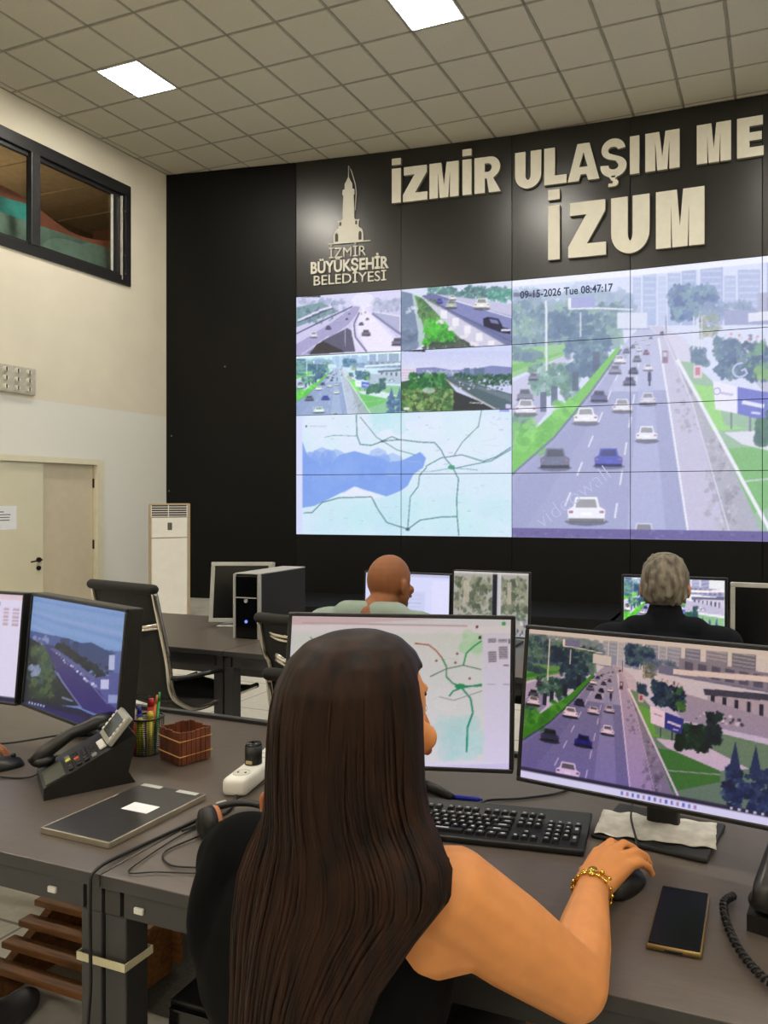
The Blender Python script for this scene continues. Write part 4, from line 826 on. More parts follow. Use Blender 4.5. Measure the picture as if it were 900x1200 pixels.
# far row
def far_monitor(label, xa, xb, zt, h, cv, **kw):
    return monitor(label, ((xa+xb)/2, 3.3, DZ), 0, xb-xa, h, zt-h, R(3), cv, 96, 60, group='far desk monitors', **kw)
far_monitor('far monitor with a lavender white window, beside the bald head', -1.985, -1.502, 1.078, .30, form_ui(200, 124), bez=.008)
far_monitor('far monitor split into two street views with a dark bar between', -1.492, -1.098, 1.10, .31, two_street(240, 190), bez=.006, body=m_blk)
CVG = traffic(420, 250, 0, .83, .04, .985, False).grade(lambda a: np.clip((a-.4)*1.35+.30, 0, 1)*np.array([1.04, 1, .95]))
far_monitor('far monitor with a street view, behind the grey haired man', -.665, -.208, 1.107, .31, CVG, bez=.012)
far_monitor('switched off far monitor with a silver frame, at the right photo edge', -.197, .26, 1.09, .32, None, bez=.02, body=m_silver, off=True, base='body')
monitor('switched off monitor with a wide silver frame beside the computer tower', (-2.79, 3.34, DZ), R(20), .34, .33, .765, R(7), None, 1, 1, body=m_silver, bez=.022, off=True, base='body', neck=(0, .03), group='far desk monitors', thick=.05)

# ---------------------------------------------------------------- computer towers
def tower(label, loc, rz, w, d, h, trim):
    t = thing('computer_tower', label, 'computer', loc, rz); b = MB(); b.rbox(-w/2, w/2, 0, d, 0, h, .004); b.build('case', m_blk, t)
    b = MB(); b.rbox(-w/2+.008, w/2-.008, -.012, .001, .008, h-.008, .004); b.build('front_panel', m_blkg, t)
    if trim:
        for s in (-1, 1): b = MB(); b.rbox(s*w/2-.007, s*w/2+.007, -.014, .004, 0, h, .003); b.build('silver_edge', m_silver, t)
        b = MB(); b.rbox(-w/2, w/2, -.006, d, h, h+.005, .002); b.build('silver_lid', m_silver, t)
        b = MB(); b.rbox(-w/2+.012, w/2-.012, -.016, -.011, h*.63, h*.645, .001); b.build('trim_line', m_silver, t)
    b = MB(); b.cyl((0, -.012, h*.59), (0, -.018, h*.59), .01, n=12); b.build('power_button', m_silver, t)
    b = MB(); b.cyl((0, -.012, h*.27), (0, -.015, h*.27), .008, n=10); b.build('power_light', mat('blue_led', (120, 130, 255), .4, emit=(110, 130, 255), estr=1.2, var=0), t)
    return t
tower('black computer tower with silver edges standing on the far desk', (-2.513, 3.07, DZ), R(2), .145, .40, .325, True)
tower('black computer tower on the floor behind the near desk legs', (-1.02, 1.14, 0), R(1), .2, .45, .47, False)

# ---------------------------------------------------------------- floor standing air conditioner
a = thing('air_conditioner', 'tall white floor standing air conditioner against the black wall', 'air conditioner', (-6.91, 7.04, 0), R(48))
w, h, d = .225, 1.38, .30
m_acw = mat('ac_white', (228, 226, 220), .4, var=.02); m_acb = mat('ac_beige', (176, 156, 128), .5, var=.03)
b = MB(); b.rbox(-w, w, 0, d, 0, h, .008); b.build('case', m_acb, a)
b = MB(); b.rbox(-w+.02, w-.035, -.02, .002, .03, h-.42, .008); b.build('lower_panel', m_acw, a)
b = MB(); b.rbox(-w+.02, w-.035, -.02, .002, h-.41, h-.17, .008); b.build('control_panel', m_acw, a)
b = MB(); b.rbox(-.03, .02, -.023, -.018, h-.32, h-.23, .002); b.build('display', mat('ac_display', (92, 92, 84), .3), a)
b = MB(); b.box(-w+.02, w-.035, -.004, .001, h-.165, h-.02); b.build('outlet', m_blk, a)
for k in range(5): b = MB(); b.rbox(-w+.02, w-.035, -.02, -.004, h-.158+k*.028, h-.148+k*.028, .003); b.build('louvre', m_acw, a)
for q in (-w+.018, -.02, w-.038): b = MB(); b.box(q-.004, q+.004, -.02, -.003, h-.165, h-.02); b.build('louvre_post', m_acw, a)

# ---------------------------------------------------------------- office chairs
m_mesh = mat('black_mesh_fabric', (24, 23, 22), .8, var=.1, scale=120, bump=.2)
def office_chair(label, loc, rz, back_h=1.03, seat_z=.49, arms=True):
    c = thing('office_chair', label, 'chair', loc, rz, 'black mesh office chairs with chrome rails')
    def rail(sx):
        return catmull([(sx*.225, -.30, back_h), (sx*.225, -.27, back_h-.14), (sx*.228, -.235, .74), (sx*.228, -.215, .60), (sx*.228, -.17, seat_z+.01), (sx*.228, -.08, seat_z-.035), (sx*.228, .10, seat_z-.02), (sx*.228, .26, seat_z-.005)], 6)
    for sx in (-1, 1): b = MB(); b.tube(rail(sx), .014, 8); b.build('side_rail', m_chrome, c, True)
    ra, rb = rail(-1), rail(1); n = len(ra)
    def sheet(i0, i1, nm):
        b = MB(); N = 9; vs = []; fs = []
        for i in range(i0, i1):
            for k in range(N):
                t = k/(N-1); p = ra[i].lerp(rb[i], t); sag = math.sin(t*PI)*.014; p = p+Vector((0, -sag if i < 20 else 0, -sag if i >= 20 else 0)); vs.append(p)
        for i in range(i1-i0-1):
            for k in range(N-1): fs.append((i*N+k, i*N+k+1, (i+1)*N+k+1, (i+1)*N+k))
        b.add(vs, fs); o = b.build(nm, m_mesh, c, True); md = o.modifiers.new('s', 'SOLIDIFY'); md.thickness = .012; return o
    sheet(0, 23, 'backrest'); sheet(23, n, 'seat')
    b = MB(); b.capsule((-.225, -.302, back_h+.005), (.225, -.302, back_h+.005), .022, .022); b.build('top_roll', m_mesh, c, True)
    b = MB(); b.tube(catmull([(-.225, -.26, .90), (-.12, -.30, .885), (.12, -.30, .885), (.225, -.26, .90)], 6), .009, 8); b.tube(catmull([(-.225, -.262, .885), (-.1, -.31, .87), (.1, -.31, .87), (.225, -.262, .885)], 6), .006, 8); b.build('back_brace', m_chrome, c, True)
    for sx in ((-1, 1) if arms else ()):
        b = MB(); b.tube(catmull([(sx*.235, -.225, .66), (sx*.262, -.16, .655), (sx*.265, .03, .65), (sx*.262, .08, .63), (sx*.235, .12, seat_z-.01)], 6), .011, 8); b.build('armrest', m_blk, c, True)
    b = MB(); b.rbox(-.09, .09, -.1, .12, seat_z-.09, seat_z-.045, .01); b.build('tilt_box', m_blk, c)
    b = MB(); b.cyl((0, 0, .12), (0, 0, seat_z-.09), .028, .02); b.build('gas_lift', m_chrome, c, True)
    for k in range(5):
        an = R(18+72*k); p = Vector((.3*math.cos(an), .3*math.sin(an), .085)); b = MB(); b.tube([(0, 0, .13), tuple(p)], [.026, .016], 8); l = b.build('base_arm', m_chrome, c, True)
        b = MB()
        for s in (-1, 1): q = Vector((-math.sin(an), math.cos(an), 0))*s*.018; b.cyl(Vector((p.x, p.y, .03))+q-Vector((-math.sin(an), math.cos(an), 0))*.009, Vector((p.x, p.y, .03))+q+Vector((-math.sin(an), math.cos(an), 0))*.009, .03, n=14)
        b.cyl((p.x, p.y, .03), (p.x, p.y, .085), .008, n=8); b.build('castor', m_blk, l)
    return c
office_chair('empty black mesh chair with chrome rails by the silver monitor', (-2.69, 2.81, 0), R(-10), 1.05, .53)
office_chair('empty black mesh chair half hidden by the map monitor', (-1.765, 2.82, 0), R(-10), .945, .50)
office_chair('black mesh chair under the bald man', (-1.42, 2.42, 0), R(0), .84, arms=False)
office_chair('black mesh chair under the grey haired man, its rail showing beside him', (-.37, 2.52, 0), R(6), .84, arms=False)

# ================================================================ THINGS ON THE NEAR DESKS
def cable(label, pts, r=.0025, n=8, m=None, cat='cable', name='cable'):
    b = MB(); b.tube(catmull(pts, n), r, 6); return tag(b.build(name, m or m_cable, None, True), label, cat)
def desk_phone(label, loc, rz, w=.17, d=.2, sc=1.0):
    p = thing('desk_phone', label, 'telephone', loc, rz); p.scale = (sc, sc, sc)
    b = MB(); prof = [(0, .0), (0, .028), (d*.97, .118), (d, .112), (d*.9, .03), (d*.98, 0)]
    M = Matrix(((0, 1, 0, -w/2), (1, 0, 0, 0), (0, 0, 1, 0), (0, 0, 0, 1)))
    b.prism([(y, z) for y, z in prof], 0, w, mtx=M); shade_auto(b.build('base', m_blk, p), 30)
    S = Matrix.Translation((0, 0, .028)) @ Matrix.Rotation(math.atan2(.09, d*.97), 4, 'X')
    b = MB(); b.rbox(-w/2+.052, w/2-.006, .006, .052, 0, .004, .002, mtx=S); b.build('rest_panel', mat('phone_olive', (70, 72, 62), .45), p)
    k = 0
    for i in range(4):
        for j in range(5):
            b = MB(); x = -w/2+.062+j*.022; y = .066+i*.018
            c = m_blk if (i+j) % 7 else mat('phone_key_grey', (120, 122, 120), .5)
            if i == 0 and j == 1: c = mat('phone_key_yellow', (196, 190, 60), .5)
            if i == 1 and j == 2: c = mat('phone_key_red', (180, 70, 50), .5)
            b.rbox(x-.008, x+.008, y-.006, y+.006, .0, .006, .0015, mtx=S, seg=1); b.build('key', c, p)
    b = MB(); b.rbox(-w/2+.075, w/2-.03, .135, .152, .001, .006, .002, mtx=S); b.build('speed_labels', mat('sticker_white', (214, 212, 206), .6), p)
    D = Matrix.Translation((0, 0, .028)) @ Matrix.Rotation(math.atan2(.09, d*.97), 4, 'X') @ Matrix.Translation((0, .158, .002)) @ Matrix.Rotation(R(26), 4, 'X')
    b = MB(); b.rbox(-w/2+.05, w/2-.002, 0, .078, 0, .014, .003, mtx=D); ds = b.build('display_housing', mat('phone_silver', (168, 166, 156), .4, .2), p)
    b = MB(); b.box(-w/2+.066, w/2-.018, .014, .064, .0142, .0155, mtx=D); b.build('display', mat('lcd_dark', (58, 62, 58), .25), ds)
    for j in range(5):
        for s in (-w/2+.057, w/2-.010): b = MB(); b.rbox(s-.004, s+.004, .012+j*.012, .02+j*.012, .014, .0165, .001, mtx=D, seg=1); b.build('side_key', mat('key_white', (226, 226, 220), .5), ds)
    x = -w/2+.026
    b = MB(); b.tube([S @ Vector((x, y, z)) for y, z in ((.0, .02), (.03, .034), (.1, .042), (.165, .034), (.2, .02))], [.018, .0195, .015, .0195, .018], 12)
    for y in (.02, .175): b.ell(S @ Vector((x, y, .018)), .026, .028, .016)
    b.build('handset', mat('handset_black', (26, 26, 27), .35), p, True); return p
desk_phone('black desk phone with tilted grey display beside the pen cup', (-1.686, 1.306, DZ), R(-33))
desk_phone('black desk phone with coiled cord at the right photo edge', (.032, 1.262, DZ), R(-14))
b = MB(); N = 420; path = catmull([(-.075, 1.365, DZ+.012), (-.09, 1.33, DZ+.012), (-.075, 1.25, DZ+.012), (-.045, 1.18, DZ+.012), (-.005, 1.135, DZ+.012), (.06, 1.14, DZ+.012), (.09, 1.2, DZ+.012), (.03, 1.25, DZ+.012), (.0, 1.31, DZ+.012)], 40)
pts = []; n = len(path)
for i, p in enumerate(path):
    t = (path[min(i+1, n-1)]-path[max(i-1, 0)]).normalized(); q = t.cross(Vector((0, 0, 1))); a = i*.9; pts.append(p+(q*math.cos(a)+Vector((0, 0, 1))*math.sin(a))*.0055)
b.tube(pts, .0024, 5); tag(b.build('coiled_cord', m_cable, None, True), 'coiled black handset cord lying beside the mobile phone', 'cord')

# mesh pen cup with pens
p = thing('pen_cup', 'black wire mesh cup full of coloured pens', 'pen cup', (-1.653, 1.602, DZ))
b = MB(); b.lathe([(.04, 0), (.04, .003), (.001, .003)], 24); b.build('cup_base', m_blk, p)
b = MB()
for k in range(28): a = 2*PI*k/28; b.tube([(.04*math.cos(a), .04*math.sin(a), .002), (.042*math.cos(a), .042*math.sin(a), .098)], .0007, 4)
for k in range(17): b.tube([(.0405*math.cos(t), .0405*math.sin(t), .004+k*.0058) for t in np.linspace(0, 2*PI, 25)[:-1]], .0007, 4, closed=True)
o = b.build('wire_mesh', m_blk, p); o['kind'] = 'stuff'
b = MB(); b.tube([(.042*math.cos(t), .042*math.sin(t), .099) for t in np.linspace(0, 2*PI, 25)[:-1]], .003, 6, closed=True); b.build('rim', m_blk, p, True)
def pen(label, x, y, dx, dy, L, r, col, tip=None, name='pen'):
    b0 = Vector((-1.653+x, 1.602+y, DZ+.004)); b1 = b0+Vector((dx, dy, math.sqrt(max(1e-4, L*L-dx*dx-dy*dy))))
    t = thing(name, label, 'pen', tuple(b0), 0, 'pens in the wire cup'); d = (b1-b0)
    b = MB(); b.cyl((0, 0, 0), d*.85, r, r, 10); b.build('barrel', mat('pen_%d_%d_%d' % col, col, .4), t, True)
    b = MB(); b.cyl(d*.85, d, r*1.1, r*.75, 10); b.build('cap', mat('pen_%d_%d_%d' % (tip or col), tip or col, .4), t, True)
pen('green pencil leaning out of the wire cup', .02, .005, .014, .004, .165, .0038, (40, 150, 80))
pen('orange pencil leaning right in the wire cup', .008, -.004, .024, .006, .160, .0038, (206, 112, 50))
pen('thick red marker in the wire cup', -.006, .012, -.004, .010, .140, .009, (196, 38, 36))
pen('blue pen in the wire cup', -.012, -.008, -.006, -.004, .125, .006, (44, 54, 160))
pen('white marker with orange cap at the cup\'s left side', -.026, -.012, -.014, -.003, .148, .0065, (220, 216, 208))
pen('orange red highlighter at the cup\'s left front', -.02, -.022, -.008, -.012, .120, .008, (222, 70, 30))
pen('yellow green highlighter showing through the cup\'s front', .0, -.026, .004, -.004, .100, .0085, (176, 186, 40))
pen('pale yellow highlighter at the cup\'s right side', .024, -.014, .006, -.006, .118, .009, (200, 190, 70))
pen('black pen standing at the back of the wire cup', -.014, .022, -.012, .008, .145, .005, (26, 26, 28))
pen('small dark red pen in the middle of the wire cup', .004, .018, .008, .006, .132, .005, (150, 40, 48))

# wooden slatted basket
k = thing('slat_basket', 'small basket of brown wooden slats bound with cord', 'basket', (-1.518, 1.600, DZ), R(-18))
m_slat = mat('reddish_slat', (112, 58, 34), .45, var=.25, scale=40, stretch=(1, 1, .2)); m_cord = mat('basket_cord', (206, 158, 100), .7)
W, D_, H = .053, .042, .088
b = MB(); b.box(-W+.004, W-.004, -D_+.004, D_-.004, .0, .006); b.build('basket_base', m_slat, k)
for i in range(8):
    x = -W+.007+i*(2*W-.014)/7
    for s in (-1, 1): b = MB(); b.rbox(x-.0062, x+.0062, s*D_-.0025, s*D_+.0025, .002, H+.0015*math.sin(i*2.1), .001, seg=1); b.build('slat', m_slat, k)
for i in range(6):
    y = -D_+.009+i*(2*D_-.018)/5
    for s in (-1, 1): b = MB(); b.rbox(s*W-.0025, s*W+.0025, y-.006, y+.006, .002, H+.0015*math.cos(i*1.7), .001, seg=1); b.build('slat', m_slat, k)
for z in (.026, .066): b = MB(); b.tube([(-W-.004, -D_-.004, z), (W+.004, -D_-.004, z), (W+.004, D_+.004, z), (-W-.004, D_+.004, z)], .0018, 6, closed=True); b.build('cord_band', m_cord, k)

# power strip
s = thing('power_strip', 'white power strip with a black plug next to the woman\'s shoulder', 'power strip', (-1.214, 1.432, DZ), R(13))
b = MB(); b.rbox(-.031, .031, 0, .34, 0, .043, .012, seg=3); b.build('body', m_white, s, True)
for i in range(5):
    y = .042+i*.062; b = MB(); b.lathe([(.021, .0), (.021, .0015), (.0185, .0016), (.0185, .0005), (.001, .0005)], 20, (0, y, .0428)); q = b.build('socket', mat('socket_white', (208, 206, 200), .5), s)
    for e in (-.0095, .0095): b = MB(); b.cyl((e, y, .0434), (e, y, .0448), .0028, n=8); b.build('socket_hole', m_blk, q)
p = thing('plug_adapter', 'short black plug standing in the white power strip', 'plug', (-1.214-math.sin(R(13))*.104, 1.432+math.cos(R(13))*.104, DZ+.0446))
b = MB(); b.cyl((0, 0, 0), (0, 0, .046), .021, .0205, 24); b.build('plug_body', m_blk, p, True); b = MB(); b.cyl((0, 0, .046), (0, 0, .05), .0205, .018, 24); b.build('plug_top', m_blkg, p, True)
b = MB(); b.rbox(-.006, .012, -.0225, -.0195, .004, .012, .001); b.build('plug_mark', mat('mark_gold', (170, 160, 120), .5), p)

# portfolio with papers
f = thing('portfolio', 'worn black portfolio with a white note, near the desk edge', 'folder', (-1.366, 1.268, DZ), R(-1))
m_fold = mat('worn_black_cover', (44, 41, 39), .4, var=.12, scale=60)
b = MB(); b.rbox(-.098, .098, -.132, .132, 0, .004, .0015); b.build('back_cover', m_fold, f)
b = MB(); b.box(-.093, .093, -.127, .127, .004, .008); b.build('paper_stack', mat('paper_edges', (190, 182, 160), .8), f)
b = MB(); b.rbox(-.098, .094, -.130, .132, .008, .012, .0015); b.build('front_cover', m_fold, f)
for q in ((-.098, .098, -.1335, -.129), (.0945, .099, -.132, .132), (-.099, -.0945, -.132, .06)): b = MB(); b.rbox(q[0], q[1], q[2], q[3], .0005, .0125, .001); b.build('metal_edge', mat('worn_silver', (168, 160, 144), .4, .6), f)
b = MB(); b.box(-.02, .055, .0, .038, .0122, .0128); b.build('white_note', mat('paper', (232, 234, 240), .8), f)
for x in (-.06, .05): b = MB(); b.box(x-.03, x+.03, .118, .131, .0122, .0127); b.build('tape', mat('tape_grey', (190, 190, 186), .6), f)

# headset
h = thing('headset', 'black headset with tan ear cushion behind the woman\'s shoulder', 'headset', (-1.10, 1.31, DZ), R(62))
b = MB(); b.tube([(.075*math.cos(a), .085*math.sin(a), .012+.006*math.sin(a)) for a in np.linspace(R(-15), R(195), 24)], .008, 8); b.build('headband', m_blk, h, True)
for sx in (-1, 1):
    b = MB(); b.cyl((sx*.083, -.025, .035), (sx*.062, -.025, .035), .032, .034, 24); c = b.build('ear_cup', m_blk, h, True)
    b = MB(); b.tube([(sx*.058, -.025+.024*math.cos(a), .035+.024*math.sin(a)) for a in np.linspace(0, 2*PI, 21)[:-1]], .009, 8, closed=True); b.build('ear_cushion', mat('tan_cushion', (184, 116, 76), .7), c, True)
b = MB(); b.rbox(-.012, .012, .083, .097, .008, .026, .004); b.build('silver_clip', m_silver, h)

# keyboards
m_key = mat('key_black', (24, 24, 26), .38, var=.1); m_leg_w = mat('key_legend', (176, 178, 182), .6)
def keyboard(label, loc, rz, w=.45, d=.165, h=.022):
    k = thing('keyboard', label, 'keyboard', loc, rz)
    b = MB(); M = Matrix.Rotation(R(3.0), 4, 'X') @ Matrix.Translation((0, 0, 0)); lift = d/2*math.sin(R(3.0))
    M = Matrix.Translation((0, 0, lift)) @ M
    b.rbox(-w/2, w/2, -d/2, d/2, 0, h*.6, .004, mtx=M); b.build('body', m_blk, k)
    kb = MB(); lb = MB(); u = .0188; rnd = random.Random(3)
    def key(x, y, ww=1.0, hh=1.0):
        a, c = u*ww-.003, u*.93*hh-.003; x0, y0 = x+.0015, y+.0015
        vs = [(x0, y0, h*.55), (x0+a, y0, h*.55), (x0+a, y0+c, h*.55), (x0, y0+c, h*.55), (x0+.002, y0+.002, h*.9), (x0+a-.002, y0+.002, h*.9), (x0+a-.002, y0+c-.002, h*.9), (x0+.002, y0+c-.002, h*.9)]
        kb.add([M @ Vector(v) for v in vs], [(4, 5, 6, 7), (0, 1, 5, 4), (1, 2, 6, 5), (2, 3, 7, 6), (3, 0, 4, 7)])
        e = rnd.uniform(.3, .45); lb.box(x0+a*.3, x0+a*(.3+e), y0+c*.5, y0+c*.8, h*.9, h*.905, mtx=M)
    x0 = -w/2+.01; rows = [(.052, [1, .5]+[1]*4+[.4]+[1]*4+[.4]+[1]*4), (.030, None)]
    v = u*.93; yb = -d/2+.014
    for x in [0, 2, 3, 4, 5, 6.5, 7.5, 8.5, 9.5, 11, 12, 13, 14]: key(x0+x*u, yb+5.5*v)
    for r, off, n, last in [(4, 0, 13, 2), (3, 1.5, 12, 1.5), (2, 1.75, 11, 2.25), (1, 2.25, 10, 2.75)]:
        if off: key(x0, yb+r*v, off)
        for i in range(n): key(x0+(off+i)*u, yb+r*v)
        key(x0+(off+n)*u, yb+r*v, last)
    for x, ww in [(0, 1.25), (1.25, 1.25), (2.5, 1.25), (3.75, 6.25), (10, 1.25), (11.25, 1.25), (12.5, 1.25), (13.75, 1.25)]: key(x0+x*u, yb, ww)
    for r in (5.5, 4, 3):
        for i in range(3): key(x0+(15.3+i)*u, yb+r*v)
    key(x0+16.3*u, yb+v)
    for i in range(3): key(x0+(15.3+i)*u, yb)
    for r in (4, 3, 2, 1, 0):
        for i in range(3 if r else 2): key(x0+(18.7+i)*u, yb+r*v)
    key(x0+21.7*u, yb+4*v); key(x0+21.7*u, yb+2*v, 1, 2); key(x0+21.7*u, yb, 1, 2)
    o = kb.build('keys', m_key, k); o['kind'] = 'stuff'; o = lb.build('key_legends', m_leg_w, k); o['kind'] = 'stuff'
    return k
keyboard('full size black keyboard in front of the highway monitor', (-.596, 1.485, DZ), R(7.5), .45, .165)
keyboard('black keyboard at the left photo edge by the resting hand', (-2.06, 1.235, DZ), R(-4), .44, .15)
pn = thing('ballpoint_pen', 'bright blue pen lying behind the black keyboard', 'pen', (-.70, 1.604, DZ+.006), R(7))
b = MB(); b.cyl((-.02, 0, 0), (.042, 0, 0), .0055, n=12); b.build('barrel', mat('pen_blue', (34, 44, 190), .35), pn, True); b = MB(); b.cyl((.042, 0, 0), (.052, 0, 0), .0045, .0015, 12); b.build('tip', mat('pen_blue', (34, 44, 190), .35), pn, True)

# mice
def mouse(label, loc, rz):
    m = thing('computer_mouse', label, 'mouse', loc, rz); rings = []
    for i in range(13):
        t = i/12; y = -.052+.104*t; wv = .031*math.sin(PI*(.12+.76*t))**.5; hv = .036*math.sin(PI*(.1+.62*t+.1))**.8*(1-.25*t)
        if i in (0, 12): wv *= .6; hv *= .35
        rings.append([Vector((wv*math.cos(a), y, max(0, hv*math.sin(a)) if a <= PI else 0)) for a in [PI*k/10 for k in range(11)]])
    b = MB(); b.loft(rings); b.build('shell', m_blk, m, True); b = MB(); b.cyl((-.004, .028, .029), (.004, .028, .029), .006, n=12); b.build('wheel', m_key, m, True); return m
mouse('black mouse under the woman\'s right hand', (-.266, 1.348, DZ), R(-18)); mouse('black mouse under the hand at the left photo edge', (-1.915, 1.372, DZ), R(-30))
cable('thin mouse cable running back under the highway monitor', [(-.252, 1.40, DZ+.01), (-.262, 1.46, DZ+.004), (-.27, 1.50, DZ+.016), (-.30, 1.60, DZ+.02), (-.32, 1.72, DZ+.004), (-.36, 1.86, DZ+.004)], .0022)
cable('keyboard cable curving back between the near monitors', [(-.64, 1.578, DZ+.012), (-.63, 1.62, DZ+.005), (-.56, 1.66, DZ+.004), (-.48, 1.74, DZ+.004), (-.46, 1.88, DZ+.004)], .0028)

# mobile phone
p = thing('mobile_phone', 'black mobile phone with a gold edged case lying screen up', 'phone', (-.156, 1.268, DZ), R(1))
b = MB(); b.rbox(-.043, .043, -.093, .093, 0, .010, .004, seg=3); b.build('case', mat('gold_case', (132, 108, 62), .35, .5), p, True)
b = MB(); b.rbox(-.040, .040, -.090, .090, .0095, .0118, .0012); b.build('screen', mat('phone_glass', (5, 6, 8), .28, var=0, spec=.2), p)
b = MB(); b.rbox(-.014, .014, -.0945, -.0925, .003, .007, .0008); b.build('port', m_blk, p)

# crumpled white paper on the monitor foot
b = MB(); n, mm = 26, 12; rnd = random.Random(5); vs = []; fs = []
for j in range(mm+1):
    for i in range(n+1): vs.append((-.122+.244*i/n+rnd.uniform(-.001, .001), -.078+.12*j/mm+(.004*math.sin(i*1.1) if j in (0, mm) else 0), .0015+.0012*math.sin(i*.9+j*.7)+.0012*rnd.random()))
for j in range(mm):
    for i in range(n): a = j*(n+1)+i; fs.append((a, a+1, a+n+2, a+n+1))
b.add(vs, fs); o = b.build('paper_sheet', mat('crumpled_paper', (214, 210, 202), .85, var=.12, scale=30), None, True); o.location = (-.245, 1.602, DZ+.0115); o.rotation_euler = (0, 0, R(4)); o.modifiers.new('s', 'SOLIDIFY').thickness = .0012
tag(o, 'crumpled white paper lying under the highway monitor', 'paper')

# loose cables on and under the left desk
cable('black cable looping from behind the dusk monitor', [(-2.3, 1.44, DZ+.004), (-2.10, 1.50, DZ+.004), (-1.96, 1.58, DZ+.02), (-1.90, 1.66, DZ+.012), (-1.86, 1.78, DZ+.004)], .003)
cable('mouse cable of the left desk curving beside the phone', [(-1.885, 1.425, DZ+.01), (-1.86, 1.46, DZ+.004), (-1.85, 1.53, DZ+.004), (-1.89, 1.62, DZ+.004), (-1.84, 1.74, DZ+.004)], .0025)
cable('phone cable lying on the left desk', [(-1.98, 1.27, DZ+.024), (-1.84, 1.325, DZ+.004), (-1.78, 1.345, DZ+.004), (-1.76, 1.36, DZ+.012)], .0022)
cable('black cable following the desk joint and hanging down the leg', [(-1.19, 1.40, DZ+.004), (-1.20, 1.28, DZ+.004), (-1.215, 1.14, DZ+.005), (-1.212, 1.052, DZ+.006), (-1.208, 1.036, DZ-.03), (-1.20, 1.03, .55), (-1.205, 1.028, .42), (-1.175, 1.03, .25), (-1.17, 1.035, .06), (-1.16, 1.06, .004)], .0035)
cable('thin headset cable curling over the desk joint', [(-1.13, 1.25, DZ+.005), (-1.15, 1.16, DZ+.004), (-1.10, 1.12, DZ+.004), (-1.04, 1.13, DZ+.004)], .0018)
cable('second thin cable crossing the right near desk corner', [(-1.17, 1.33, DZ+.004), (-1.175, 1.22, DZ+.004), (-1.165, 1.12, DZ+.004), (-1.15, 1.07, DZ+.004), (-1.10, 1.09, DZ+.004), (-1.0, 1.12, DZ+.004)], .0014)
cable('power strip cable running along the desk joint', [(-1.2, 1.425, DZ+.008), (-1.165, 1.36, DZ+.004), (-1.17, 1.30, DZ+.004), (-1.185, 1.24, DZ+.006)], .0032)
for i, (a, z, lab) in enumerate([(0, .56, 'upper'), (.05, .53, 'lower')]):
    cable(lab+' black cable sagging under the left near desk', [(-2.7, 1.75, z+.05), (-2.4, 1.72+a, z-.06), (-2.2, 1.74, z-.07), (-2.0, 1.80, z+.02), (-1.95, 1.85, .64)], .004)

# wooden slatted footrest under the left desk, mat and floor boxes
f = thing('slatted_footrest', 'brown wooden slatted footrest on the floor under the left desk', 'footrest', (-1.94, 1.63, 0))
m_wood = mat('brown_wood', (140, 92, 48), .5, var=.22, scale=14, stretch=(.6, 6, 6))
for i in range(5):
    y = -.105+i*.052; z = .075+i*.036; b = MB(); b.rbox(-.23, .23, y-.021, y+.021, z, z+.02, .003); b.build('slat', m_wood, f)
for x in (-.20, .17): b = MB(); M = Matrix(((0, 1, 0, x), (1, 0, 0, 0), (0, 0, 1, 0), (0, 0, 0, 1))); b.prism([(-.13, 0), (.15, 0), (.15, .215), (.11, .215), (-.13, .062)], 0, .03, mtx=M); b.build('side_board', m_wood, f)
b = MB(); b.rbox(-.23, .23, .151, .166, .03, .235, .003); b.build('back_board', m_wood, f)
b = MB(); b.box(-1.95, -.9, 1.62, 2.25, 0, .006); tag(b.build('floor_mat', mat('grey_carpet', (74, 70, 64), .95, var=.2, scale=140, bump=.3)), 'dark grey mat on the floor below the near desks', 'mat')
b = MB(); b.rbox(-2.9, -2.25, 2.05, 2.2, 0, .5, .004); tag(b.build('document_box', mat('box_white', (206, 202, 192), .7)), 'white box on the floor behind the wooden footrest', 'box')
b = MB(); b.rbox(-1.0, -.2, 1.72, 1.9, .0, .35, .004); tag(b.build('carton', mat('carton_tan', (150, 112, 66), .8)), 'tan carton on the floor under the woman\'s desk', 'box')

# ================================================================ PEOPLE
def skin(name, col): return mat(name, col, .5, var=.04, scale=30, sss=.12, spec=.35)
def head_shape(b, c, f, r=(.073, .094, .112)):
    """skull, jaw, nose, ears, facing horizontal angle f (0 = +Y, clockwise positive)"""
    M = Matrix.Rotation(-f, 4, 'Z'); c = Vector(c); g = lambda x, y, z: c+M @ Vector((x, y, z))
    b.ell(g(0, -.006, .018), r[0]+.001, r[1], r[2]-.018, M); b.ell(g(0, .022, -.045), r[0]*.80, r[1]*.72, .062, M); b.ell(g(0, .062, -.085), .03, .028, .026, M)
    b.capsule(g(0, .086, .012), g(0, .102, -.028), .007, .012, 10)
    for s in (-1, 1):
        b.ell(g(s*.036, .070, -.03), .022, .018, .02, M); b.ell(g(s*(r[0]+.006), -.002, -.012), .009, .021, .032, M @ Matrix.Rotation(s*.25, 4, 'Z'))
    b.capsule(g(-.018, .094, -.058), g(.018, .094, -.058), .007, .007, 8)
    b.capsule(g(-.028, .078, .034), g(.028, .078, .034), .008, .008, 8)
    return g
